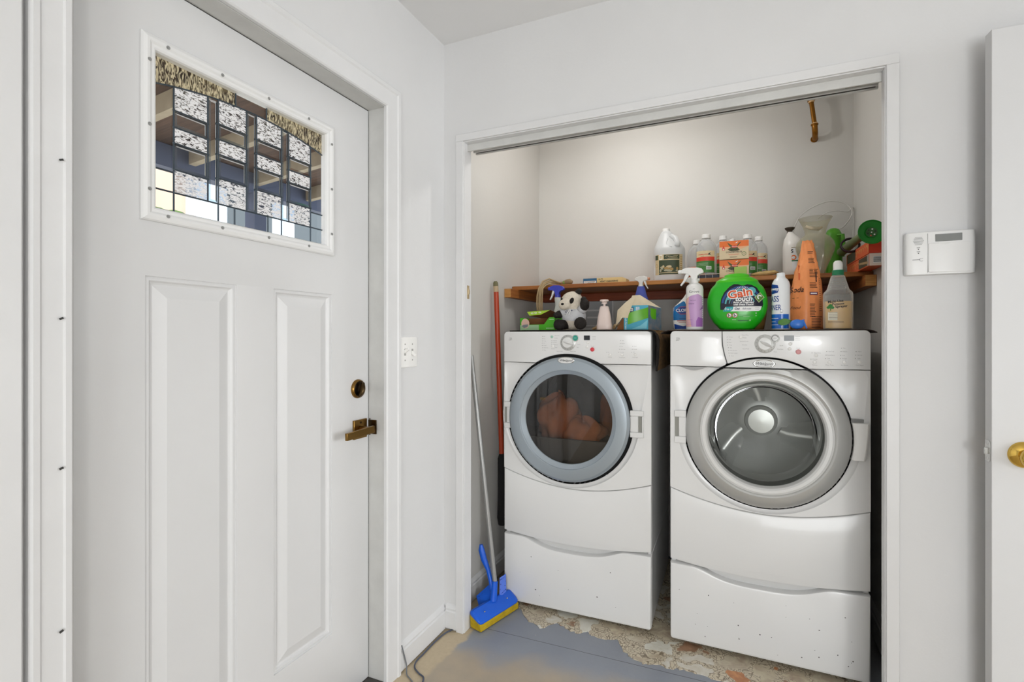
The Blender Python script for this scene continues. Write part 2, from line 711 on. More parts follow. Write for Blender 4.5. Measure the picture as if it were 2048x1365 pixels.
def nodes_vinyl():
    m = bpy.data.materials.new('flagstone_vinyl')
    m.use_nodes = True
    nt = m.node_tree
    N, Lk = nt.nodes.new, nt.links.new
    b = nt.nodes['Principled BSDF']
    tc = N('ShaderNodeTexCoord')
    nz = N('ShaderNodeTexNoise')
    nz.inputs['Scale'].default_value = 12
    Lk(tc.outputs['Object'], nz.inputs['Vector'])
    ad = N('ShaderNodeMix')
    ad.data_type = 'RGBA'
    ad.blend_type = 'ADD'
    ad.inputs[0].default_value = 0.12
    Lk(tc.outputs['Object'], ad.inputs[6])
    Lk(nz.outputs[1], ad.inputs[7])

    def vor(scale, feat):
        v = N('ShaderNodeTexVoronoi')
        v.feature = feat
        v.inputs['Scale'].default_value = scale
        Lk(ad.outputs[2], v.inputs['Vector'])
        return v

    e1, c1 = vor(10, 'DISTANCE_TO_EDGE'), vor(10, 'F1')
    e2 = vor(75, 'DISTANCE_TO_EDGE')
    bw = N('ShaderNodeSeparateColor')
    Lk(c1.outputs['Color'], bw.inputs[0])
    r1 = N('ShaderNodeValToRGB')
    r1.color_ramp.interpolation = 'CONSTANT'
    els = r1.color_ramp.elements
    els[0].position, els[0].color = 0, lin('dcd6c8')
    els[1].position, els[1].color = 0.22, lin('c9bda6')
    for p, c in ((0.42, 'c9bba2'), (0.55, 'e2dfd2'), (0.70, 'c98a5c'), (0.80, 'cfc4ae'), (0.90, 'a98468')):
        q = els.new(p)
        q.color = lin(c)
    Lk(bw.outputs[0], r1.inputs[0])
    nn = N('ShaderNodeTexNoise')
    nn.inputs['Scale'].default_value = 30
    nn.inputs['Detail'].default_value = 6
    Lk(ad.outputs[2], nn.inputs['Vector'])
    ml = N('ShaderNodeMix')
    ml.data_type = 'RGBA'
    ml.blend_type = 'OVERLAY'
    ml.inputs[0].default_value = 0.7
    Lk(r1.outputs[0], ml.inputs[6])
    Lk(nn.outputs[0], ml.inputs[7])
    r2 = N('ShaderNodeValToRGB')
    r2.color_ramp.elements[0].color = lin('8a7b66')
    r2.color_ramp.elements[1].color = lin('d8ccb4')
    r2.color_ramp.elements[0].position = 0.04
    r2.color_ramp.elements[1].position = 0.10
    Lk(e2.outputs['Distance'], r2.inputs[0])
    th = N('ShaderNodeMapRange')
    th.inputs['From Min'].default_value = 0.115
    th.inputs['From Max'].default_value = 0.135
    Lk(e1.outputs['Distance'], th.inputs['Value'])
    mx = N('ShaderNodeMix')
    mx.data_type = 'RGBA'
    Lk(th.outputs[0], mx.inputs[0])
    Lk(r2.outputs[0], mx.inputs[6])
    Lk(ml.outputs[2], mx.inputs[7])
    Lk(mx.outputs[2], b.inputs['Base Color'])
    b.inputs['Roughness'].default_value = 0.35
    return m


floor_m, vinyl_m = nodes_floor(), nodes_vinyl()
wallbox('floor', 'worn painted concrete slab floor with blue grey and ochre patches', 'floor', [(-1.147, 4.1, -3.0, 3.1, -0.06, 0.0)], floor_m)
b = B()
edge = [(-1.0, 2.16), (-0.9262, 2.13), (-0.85, 2.055), (-0.7741, 2.010), (-0.7187, 2.081), (-0.66, 2.052), (-0.6174, 2.040), (-0.5833, 2.0728), (-0.555, 2.052), (-0.5231, 2.0458), (-0.4562, 2.0684),
        (-0.4236, 2.0105), (-0.38, 1.972), (-0.3355, 1.9497), (-0.29, 1.967), (-0.2379, 1.966), (-0.19, 1.984), (-0.1335, 1.978), (-0.049, 1.972), (0.03, 1.99), (0.12, 1.975), (0.22, 2.0), (0.33, 1.985), (0.42, 2.01)]
e2 = []
for i in range(len(edge) - 1):
    for k in range(4):
        t = k / 4
        e2.append((edge[i][0] + (edge[i + 1][0] - edge[i][0]) * t + (random.uniform(-.006, .006) if k else 0),
                   edge[i][1] + (edge[i + 1][1] - edge[i][1]) * t + (random.uniform(-.008, .008) if k else 0)))
e2.append(edge[-1])
outl = e2 + [(0.425, 2.93), (-1.0, 2.93)]
b.plate(outl, -0.003, 0.0, vinyl_m, bev=0.0)
b.xform(Matrix.Rotation(-PI / 2, 4, 'X') @ Matrix.Scale(1, 4))
# plate lies in xz; turn it so that outline z becomes world y and the front faces up
for v in b.bm.verts:
    v.co = Vector((v.co.x, -v.co.y, -v.co.z)) if v.co.y < 0 else Vector((v.co.x, v.co.y, v.co.z))
for v in b.bm.verts:
    v.co.z = abs(v.co.z)
struct('floor_vinyl', b, 'torn flagstone-patterned vinyl sheet under the two machines', 'flooring')

wallbox('ceiling', 'plain white ceiling', 'ceiling', [(-1.27, 4.1, -3.0, 3.1, ZC, ZC + 0.08)], ceilm)
DY0, DY1, DZ1 = 0.538, 1.452, 2.047      # entry door leaf
wallbox('wall_left', 'white left wall around the entry door', 'wall',
        [(-1.267, XL, -3.0, DY0 - .018, 0, ZC), (-1.267, XL, DY1 + .018, 1.905, 0, ZC), (-1.267, XL, DY0 - .018, DY1 + .018, DZ1 + .018, ZC)], wall)
wallbox('wall_back', 'white back wall around the laundry closet opening', 'wall',
        [(XL, -1.055, YB, 1.905, 0, ZC), (0.404, 4.0, YB, 1.884, 0, ZC), (-1.055, 0.404, YB, 1.97, 2.055, ZC)], wall)
wallbox('wall_right', 'white right wall with the hall doorway', 'wall',
        [(1.46, 1.56, -3.0, 0.82, 0, ZC), (1.46, 1.56, 1.74, YB, 0, ZC), (1.46, 1.56, 0.82, 1.74, 2.07, ZC)], wall)
wallbox('wall_rear', 'white rear wall behind the viewer', 'wall', [(-1.267, 4.1, -3.1, -3.0, 0, ZC)], wall)
wallbox('wall_hall', 'white far wall of the hall', 'wall', [(4.0, 4.1, -3.0, 1.97, 0, ZC)], wall)
wallbox('wall_closet_left', 'white left wall inside the laundry closet', 'wall', [(-1.267, XL, 1.905, 3.07, 0, ZC)], closetw)
wallbox('wall_closet_back', 'white back wall inside the laundry closet', 'wall', [(XL, 0.51, 2.97, 3.07, 0, ZC)], closetw)
wallbox('wall_closet_right', 'white right wall inside the laundry closet', 'wall', [(0.51, 0.63, 1.884, 3.07, 0, ZC)], closetw)

# baseboards
prof_bb = [(0.0, 0.006), (0.013, 0.006), (0.014, 0.075), (0.010, 0.080), (0.011, 0.088), (0.006, 0.097), (0.0, 0.104)]


def run(name, label, p0, p1, nrm, prof, m, cat='baseboard'):
    b = B()
    b.loft([[Vector((p0[0] + nrm[0] * d, p0[1] + nrm[1] * d, z)) for d, z in prof], [Vector((p1[0] + nrm[0] * d, p1[1] + nrm[1] * d, z)) for d, z in prof]], m, True, True, True)
    return struct(name, b, label, cat, sharp=25)


run('baseboard_left', 'white baseboard between the entry door and the corner', (XL, 1.529), (XL, YB), (1, 0), prof_bb, trimm)
run('baseboard_back', 'short white baseboard piece left of the closet opening', (XL + .014, YB), (-1.083, YB), (0, -1), [(d, z + .006) for d, z in prof_bb], trimm)
run('baseboard_right', 'white baseboard behind the open hall door', (0.442, YB), (1.46, YB), (0, -1), prof_bb, trimm)
run('baseboard_closet_left', 'baseboard along the left closet wall', (XL, 1.906), (XL, 2.97), (1, 0), prof_bb, trimm)
run('baseboard_closet_right', 'dusty baseboard along the right closet wall', (0.51, 1.886), (0.51, 2.97), (-1, 0), [(d, z * 1.25) for d, z in prof_bb], jambm)

# entry door frame: jamb boxes, casing, near trim board
b = B()
b.b2(-1.262, -1.149, DY0 - .018, DY0 - .001, 0, DZ1 + .018, jambm)
b.b2(-1.262, -1.149, DY1 + .003, DY1 + .018, 0, DZ1 + .018, jambm)
b.b2(-1.262, -1.149, DY0 - .001, DY1 + .003, DZ1 + .003, DZ1 + .018, jambm)
b.b2(-1.226, -1.2172, DY1 + .0003, DY1 + .0028, .02, DZ1, gap_nick)
b.b2(-1.226, -1.2172, DY0, DY1, DZ1 + .0003, DZ1 + .0028, gap_nick)
struct('trim_1', b, 'white jamb lining of the entry door', 'trim', bev=0.001)
b = B()
prof = [(-.004, 0), (-.004, .011), (0.0, .015), (0.012, .016), (0.015, .012), (0.055, .0135), (0.060, .017), (0.072, .018), (0.078, .012), (0.079, 0)]
rows = []
for off, d in prof:
    rows.append([Vector((XL + d, DY0 - .012 - off * 0.8, 0)), Vector((XL + d, DY0 - .012 - off * 0.8, DZ1 + .008 + off)), Vector((XL + d, DY1 + .003 + off, DZ1 + .008 + off)), Vector((XL + d, DY1 + .003 + off, 0))])
b.loft(rows, trimm, closed=False)
for z in (1.562, 1.272, .998, .70):
    b.box((XL + .0165, .5095, z), (.002, .006, .0035), gap_nick, Matrix.Rotation(.4, 3, 'X'))
struct('trim_2', b, 'white moulded casing around the entry door', 'trim', sharp=20)
wallbox('trim_3', 'white trim board at the left edge beside the entry door casing', 'trim', [(XL, -1.126, -0.6, 0.4535, 0, ZC)], trimm, bev=0.003)
wallbox('trim_4', 'dark metal threshold under the entry door', 'threshold', [(-1.267, -1.15, DY0, DY1 + .003, 0.0, 0.016)], M('threshold_metal', '55524e', 0.4, metal=0.6), bev=0.003)

# closet opening casing and sliding door track
b = B()
for x0, x1 in ((-1.084, -1.050), (0.399, 0.432)):
    b.b2(x0, x1, YB - .009, YB + .001, 0, 2.0505, trimm)
b.b2(-1.084, 0.432, YB - .009, YB + .001, 2.0505, 2.081, trimm)
struct('trim_5', b, 'flat white casing around the laundry closet opening', 'trim', bev=0.002)
b = B()
b.b2(-1.0555, -1.047, YB - .001, 1.907, 0, 2.047, trimm)
b.b2(0.396, 0.4045, YB - .001, 1.886, 0, 2.047, trimm)
b.b2(-1.0555, 0.4045, YB - .001, 1.972, 2.047, 2.0555, trimm)
struct('trim_6', b, 'white jamb lining of the laundry closet opening', 'trim', bev=0.001)
b = B()
b.b2(-1.047, 0.396, 1.876, 1.884, 2.018, 2.047, jambm)
b.b2(-1.047, 0.396, 1.886, 1.930, 2.040, 2.047, jambm)
b.b2(-1.047, 0.396, 1.926, 1.932, 2.028, 2.047, jambm)
b.b2(-1.047, 0.396, 1.932, 1.966, 2.037, 2.047, gap_nick)  # dark strip painted as the shade inside the track
b.b2(-1.055, 0.404, 1.962, 1.972, 2.0335, 2.047, jambm)
for x in (-0.975, 0.335):
    b.b2(x - .03, x + .03, 1.902, 1.912, 2.028, 2.040, chrome)
struct('trim_7', b, 'painted double sliding-door track under the closet header', 'trim', bev=0.001)
t = thing('strike_plate', 'small worn strike plate on the left jamb of the closet opening', 'strike plate', (-1.047, 1.880, 1.425))
b = B()
b.b2(0, .0015, -.009, .009, -.028, .028, M('worn_plate', 'b9a684', 0.5, metal=0.4))
b.done('plate', t, bev=.0006)
b = B()
b.loft([[(0.0015, -.006, .018), (0.0015, .006, .02), (0.0015, .006, -.012), (0.0015, -.006, -.014)], [(0.006, -.002, .006), (0.007, .004, .006), (0.006, .004, -.006), (0.005, -.002, -.008)]], MATS['worn_plate'], True, False, True)
b.done('latch_lip', t)

# ------------------------------------------------------------------ entry door
XF = -1.2165
door = B()


def yz(L):
    return [(y, z) for y, z in L]


holeP = [[(0.7029, 0.267), (0.9290, 0.267), (0.9290, 1.3755), (0.7029, 1.3755)], [(1.0475, 0.267), (1.2740, 0.267), (1.2740, 1.3755), (1.0475, 1.3755)]]
holeW = [(0.698, 1.508), (1.269, 1.508), (1.269, 1.914), (0.698, 1.914)]
MX = Matrix(((0, -1, 0, XF), (1, 0, 0, 0), (0, 0, 1, 0), (0, 0, 0, 1)))      # local x->world y, local -y -> world +x
door.plate([(DY0, .018), (DY1, .018), (DY1, DZ1), (DY0, DZ1)], 0, 0.042, doorm, holes=holeP + [holeW], bev=0.0012)
door.xform(MX)
dr = struct('door_1', door, 'white panelled entry door with a leaded glass light', 'door')


def rectloop(r, ins, dep):
    (y0, z0), _, (y1, z1), _ = r
    return [(y0 + ins, dep, z0 + ins), (y1 - ins, dep, z0 + ins), (y1 - ins, dep, z1 - ins), (y0 + ins, dep, z1 - ins)]


for r in holeP:
    b = B()
    pr = [(-.002, .004), (.0015, .0045), (.005, .0035), (.009, .0035), (.013, .0085), (.017, .0105), (.020, .0105), (.046, .002), (.048, .0015)]
    b.loft([rectloop(r, i, d) for i, d in pr], doorm, True, False, True)
    b.xform(MX)
    b.done('panel', dr, sharp=12, recalc=True)
wf = B()
r = [(0.690, 1.5005), (1.277, 1.5005), (1.277, 1.9215), (0.690, 1.9215)]
pr = [(0, 0.0), (0, -.006), (.003, -.010), (.010, -.013), (.016, -.012), (.021, -.0085), (.027, -.0085), (.031, -.006), (.0335, 0.0), (.0335, .0165), (.0325, .0165)]
wf.loft([rectloop(r, i, d) for i, d in pr], enam2, True)
wf.xform(MX)
wfo = wf.done('window_frame', dr, sharp=20)
scr = M('screw_plug', '8f8f8d', 0.5)
for (y, z) in [(0.745, 1.906), (0.88, 1.906), (1.02, 1.906), (1.165, 1.906), (0.745, 1.516), (0.88, 1.516), (1.02, 1.516), (1.165, 1.516), (1.2605, 1.86), (1.2605, 1.715), (1.2605, 1.57), (0.7045, 1.86), (0.7045, 1.715), (0.7045, 1.57)]:
    b = B()
    b.lathe([(.0042, 0), (.0042, -.0008), (.003, -.0003), (.0008, .0)], scr, (0, -.0128, 0), 12, 'y')
    b.xform(Matrix.Translation((0, 0, 0)) @ MX @ Matrix.Translation((y, 0, z)))
    b.done('screw_plug', wfo)

# leaded glass
def glint_glass(name, bright, dark, scale, stretch, lo, hi):
    """cast glass: noise flecks paint the sky glints pale, with dark see-through glass between"""
    m = bpy.data.materials.new(name)
    m.use_nodes = True
    nt = m.node_tree
    N, Lk = nt.nodes.new, nt.links.new
    nt.nodes.remove(nt.nodes['Principled BSDF'])
    tc, mp, n = N('ShaderNodeTexCoord'), N('ShaderNodeMapping'), N('ShaderNodeTexNoise')
    mp.inputs['Scale'].default_value = stretch
    n.inputs['Scale'].default_value = scale
    n.inputs['Detail'].default_value = 1.5
    n.inputs['Distortion'].default_value = 1.2
    Lk(tc.outputs['Object'], mp.inputs[0])
    Lk(mp.outputs[0], n.inputs['Vector'])
    r = N('ShaderNodeMapRange')
    r.inputs['From Min'].default_value, r.inputs['From Max'].default_value = lo, hi
    Lk(n.outputs[0], r.inputs['Value'])
    tl, tr, gl, m1, m2 = N('ShaderNodeBsdfTranslucent'), N('ShaderNodeBsdfTransparent'), N('ShaderNodeBsdfGlossy'), N('ShaderNodeMixShader'), N('ShaderNodeMixShader')
    tl.inputs[0].default_value = lin(bright)
    tr.inputs[0].default_value = lin(dark)
    gl.inputs['Roughness'].default_value = .15
    m2.inputs[0].default_value = .06
    Lk(r.outputs[0], m1.inputs[0])
    Lk(tr.outputs[0], m1.inputs[1])
    Lk(tl.outputs[0], m1.inputs[2])
    Lk(m1.outputs[0], m2.inputs[1])
    Lk(gl.outputs[0], m2.inputs[2])
    Lk(m2.outputs[0], nt.nodes['Material Output'].inputs[0])
    return m


texg = glint_glass('hammered_glass', 'f6faff', '8d969e', 105, (1, 0.8, 2.4), .38, .50)  # sky glints of the textured panes painted as pale noise
texg2 = glint_glass('amber_ripple_glass', 'd2c9a8', '8f8874', 75, (1, 2.6, 0.75), .42, .60)
clear = glass_mat('clear_glass', 'f2f5f5', 0.02)
bevg = glass_mat('bevel_edge_glass', 'b9c6cf', 0.12, 0.1)
XG = XF - .014


def uarc(y):
    return 1.8555 - 0.0315 * ((y - 0.985) / 0.255) ** 2


Y0, Y1 = 0.7235, 1.2435
VC = [0.7735, 0.8585, 0.8865, 0.969, 1.0005, 1.085, 1.111, 1.1955]
ZL = 1.5815
HZS = {0: (1.778, 1.738, 1.700, 1.637), 1: (1.789, 1.749, 1.710, 1.648), 2: (1.789, 1.749, 1.710, 1.648), 3: (1.776, 1.737, 1.700, 1.640)}
came = B()
strips = B()


def bar(y0, z0, y1, z1, r=.0021):
    came.tube([(XG + .0008, y0, z0), (XG + .0008, y1, z1)], r, lineno, 8)


arcpts = [(XG + .0008, Y0 + (Y1 - Y0) * i / 16, uarc(Y0 + (Y1 - Y0) * i / 16)) for i in range(17)]
came.tube(arcpts, .0021, lineno, 8)
bar(Y0, ZL, Y1, ZL)
for y in VC:
    bar(y, ZL if y not in (VC[0], VC[7], VC[2], VC[5]) else 1.536, y, uarc(y))
for y in (0.933, 1.038):
    bar(y, 1.536, y, ZL)
for y in (0.936, 1.033):
    bar(y, uarc(y), y, 1.888)
bar(Y0, 1.629, VC[0], 1.629)
bar(VC[7], 1.629, Y1, 1.629)
cols = [(VC[0], VC[1]), (VC[2], VC[3]), (VC[4], VC[5]), (VC[6], VC[7])]
for k, (a, c) in enumerate(cols):
    for z in HZS[k]:
        bar(a, z, c, z)
        for y in (a, c):
            came.ball((XG + .0015, y, z), .0034, lineno, 8, 6)
came.done('lead_came', dr)
NP = []


def pane(pts, m, th=.003):
    b = B()
    b.poly([(XG - .0010, y, z) for y, z in pts], m)
    b.done('glass_pane', dr)


def pane1(pts, m):
    b = B()
    b.poly([(XG - .0015, y, z) for y, z in pts], m)
    b.done('glass_pane', dr, recalc=False)


def rect(y0, z0, y1, z1):
    return [(y0, z0), (y1, z0), (y1, z1), (y0, z1)]


g = .0008
for k, (a, c) in enumerate(cols):
    h = HZS[k]
    top = [(a, h[0]), (c, h[0]), (c, uarc(c)), ((a + c) / 2, uarc((a + c) / 2)), (a, uarc(a))]
    pane(top, texg)
    pane1(rect(a, h[1], c, h[0]), clear)
    pane(rect(a, h[2], c, h[1]), texg)
    pane1(rect(a, h[3], c, h[2]), clear)
    pane(rect(a, ZL, c, h[3]), texg)
for a, c in ((VC[1], VC[2]), (VC[3], VC[4]), (VC[5], VC[6])):
    pane1([(a, ZL), (c, ZL), (c, uarc(c)), (a, uarc(a))], clear)
for a, c in ((Y0, VC[0]), (VC[7], Y1)):
    pane1(rect(a, ZL, c, 1.629), clear)
    pane1([(a, 1.629), (c, 1.629), (c, uarc(c)), (a, uarc(a))], clear)
bots = [Y0, VC[0], VC[2], 0.933, 1.038, VC[5], VC[7], Y1]
for a, c in zip(bots, bots[1:]):
    pane1(rect(a, 1.5345, c, ZL), clear)
for a, c, m in ((Y0, 0.936, texg2), (0.936, 1.033, clear), (1.033, Y1, texg2)):
    low = [(a + (c - a) * i / 6, uarc(a + (c - a) * i / 6)) for i in range(7)]
    (pane if m is texg2 else pane1)(low + [(c, 1.888), (a, 1.888)], m)
# bevelled rims on the clear panes
rim = B()
for k, (a, c) in enumerate(cols):
    for z0, z1 in ((HZS[k][1], HZS[k][0]), (HZS[k][3], HZS[k][2])):
        o, i = rect(a + .002, z0 + .002, c - .002, z1 - .002), rect(a + .008, z0 + .008, c - .008, z1 - .008)
        rim.loft([[(XG - .001, y, z) for y, z in o], [(XG + .0006, y, z) for y, z in i]], bevg)
for a, c in ((VC[1], VC[2]), (VC[3], VC[4]), (VC[5], VC[6])):
    o, i = rect(a + .002, ZL + .002, c - .002, uarc(a) - .003), rect(a + .008, ZL + .008, c - .008, uarc(a) - .010)
    rim.loft([[(XG - .001, y, z) for y, z in o], [(XG + .0006, y, z) for y, z in i]], bevg)
rim.done('pane_bevel', dr, sharp=10)

# deadbolt and lever on the entry door
b = B()
b.lathe([(.033, 0), (.033, .004), (.031, .009), (.028, .011), (.025, .009), (.012, .008), (.0, .008)], brass, (0, 0, 0), 40, 'z', ms=[brass, brass, brass, brassd, brassd, brassd])
b.xform(Matrix.Translation((XF, 1.3952, 1.056)) @ Matrix.Rotation(PI / 2, 4, 'Y'))
db = b.done('deadbolt', dr, sharp=40)
b = B()
b.tube([(.013, 0, -.022), (.020, -.002, -.016), (.024, -.003, -.004), (.024, -.003, .006), (.020, -.002, .016), (.013, 0, .020)], [.009, .012, .0125, .0115, .010, .006], brassd, 14, True, 0.6)
b.xform(Matrix.Translation((XF, 1.3952, 1.056)) @ Matrix.Rotation(math.radians(-18), 4, 'X'))
b.done('thumb_turn', db)
b = B()
b.box((XF + .004, 1.4028, .915), (.008, .066, .066), brass)
lv = b.done('lever_rose', dr, bev=.0015)
b = B()
b.tube([(XF + .008, 1.4028, .915), (XF + .052, 1.4028, .915)], .011, brass, 16)
b.box((XF + .056, 1.345, .9145), (.010, .135, .024), brass, Matrix.Rotation(math.radians(2), 3, 'X'))
b.done('lever_handle', lv, bev=.0012)
b = B()
b.tube([(XF + .0075, 1.4028, .938), (XF + .0095, 1.4028, .938)], .004, brassd, 10)
b.done('privacy_pin', lv)
b = B()
b.b2(XF + .003, XF + .0068, DY1 + .0005, DY1 + .0028, .885, .945, brassd)
b.b2(XF + .0, XF + .035, DY1 - .001, DY1 + .0028, .89, .94, brassd)
b.done('latch_plate', dr, bev=.0006)

# ------------------------------------------------------------------ hall door standing open against the back wall
hd = thing('door_2', 'white hall door standing open at the right edge of the photo', 'door', (0.607, 1.745, 0.012), math.radians(2.6))
hd['kind'] = 'structure'
b = B()
b.b2(0, .82, 0, .035, 0, 2.04, door2m)
b.done('door_leaf', hd, bev=.0015)
b = B()
pl = b.plate(rrect(-.0125, -.028, .0125, .028, .006), -.0018, 0, chrome)
b.xform(Matrix.Translation((0, .0175, .921)) @ Matrix.Rotation(-PI / 2, 4, 'Z'))
lp = b.done('latch_plate', hd)
b = B()
b.loft([[(-.001, .0105, .913), (-.001, .0245, .913), (-.001, .0245, .930), (-.001, .0105, .930)], [(-.010, .0105, .913), (-.010, .016, .913), (-.010, .016, .930), (-.010, .0105, .930)]], chrome, True, False, True)
b.done('latch_bolt', lp, bev=.0006)
b = B()
for z in (.900, .942):
    b.lathe([(.0035, 0), (.003, -.001), (.0, -.0008)], steel2, (0, 0, 0), 12, 'y', c0=False)
    for v in b.bm.verts[-36:] if False else []:
        pass
b.bm.free()
for z in (.901, .941):
    b = B()
    b.lathe([(.0036, 0), (.0032, -.001), (.0, -.0012)], steel2, (0, 0, 0), 12, 'y')
    b.xform(Matrix.Translation((-.0018, .0175, z)) @ Matrix.Rotation(-PI / 2, 4, 'Z'))
    b.done('screw', lp)
b = B()
b.lathe([(.034, 0), (.034, -.003), (.030, -.008), (.014, -.013), (.013, -.026), (.020, -.032), (.0275, -.042), (.0285, -.052), (.025, -.061), (.014, -.066), (.0, -.067)], brassb, (.066, 0, .919), 48, 'y')
b.done('door_knob', hd, sharp=50)
b = B()
b.lathe([(.032, 0), (.030, .008), (.013, .012), (.013, .024), (.025, .038), (.025, .052), (.013, .060), (.0, .061)], brassb, (.066, .035, .919), 40, 'y')
b.done('door_knob', hd, sharp=50)

# ------------------------------------------------------------------ outside the entry door
bwood = M('porch_board', '6b5040', 0.8, col2='4c392f', vscale=3, stretch=(1, 12, 1))
rafm = M('porch_rafter', 'b6a78f', 0.8, col2='9b8c76', vscale=4)
bluew = M('porch_beam_paint', '5a6176', 0.7)
stucco = M('peach_stucco', 'd8b8a2', 0.9, var=0.06, vscale=2)
whites = M('white_siding', 'dfe6ee', 0.7)
leafm = M('foliage', '5f7a3c', 0.9, col2='2f4a25', vscale=9)
grnd = M('pale_ground', 'e0d8c8', 0.9)
wallbox('ground_outside', 'pale ground outside the entry door', 'ground', [(-14, -1.27, -8, 14, -.2, -.12)], grnd)
pr = thing('porch_roof', 'timber porch roof outside the glass of the entry door', 'porch roof', (0, 0, 0))
pr['kind'] = 'structure'
b = B()
b.loft([[(-1.27, -2.5, 2.62), (-1.27, 6.5, 2.62), (-1.27, 6.5, 2.68), (-1.27, -2.5, 2.68)], [(-3.32, -2.5, 2.43), (-3.32, 6.5, 2.43), (-3.32, 6.5, 2.49), (-3.32, -2.5, 2.49)]], bwood, True, True, True)
b.done('roof_board', pr)
for i in range(18):
    y = -2.2 + i * 0.48
    b = B()
    b.loft([[(-1.28, y, 2.52), (-1.28, y + .045, 2.52), (-1.28, y + .045, 2.619), (-1.28, y, 2.619)], [(-3.22, y, 2.34), (-3.22, y + .045, 2.34), (-3.22, y + .045, 2.438), (-3.22, y, 2.438)]], rafm, True, True, True)
    b.done('rafter', pr)
b = B()
b.b2(-3.34, -3.24, -2.5, 6.5, 2.29, 2.43, bluew)
b.done('edge_beam', pr)
for y in (-1.6, 2.62, 6.2):
    b = B()
    b.b2(-3.34, -3.24, y, y + .1, -.12, 2.29, bluew)
    b.done('post', pr)
nb = thing('neighbour_house', 'peach stucco house seen through the entry door glass', 'house', (0, 0, 0))
b = B()
b.b2(-9.6, -9.2, -6, 6.0, -.12, 6.2, stucco)
b.done('wall', nb)
b = B()
b.b2(-9.25, -8.9, 6.0, 13, -.12, 6.0, whites)
b.done('white_wing', nb)
for y in (6.6, 8.2, 9.8):
    b = B()
    b.b2(-8.92, -8.88, y, y + 1.0, 2.6, 4.2, lcd2)
    b.done('window', nb)
t = thing('hedge', 'green hedge in front of the peach house outside', 'hedge', (0, 0, 0))
b = B()
for i in range(60):
    b.ball((-8.3 + random.uniform(-.25, .25), -4 + i * .16, 2.95 + random.uniform(-.15, .16)), (.3, .26, random.uniform(.15, .3)), leafm, 8, 6)
b.done('foliage', t)
for y in (-3.4, -1, 1.4, 3.8, 5.3):
    b = B()
    b.tube([(-8.3, y, -.12), (-8.3, y, 2.9)], .06, bwood, 8)
    b.done('stem', t)

# ================================================================== THE TWO MACHINES
ZT, ZS1 = 1.257, 1.117
ZB = 0.345


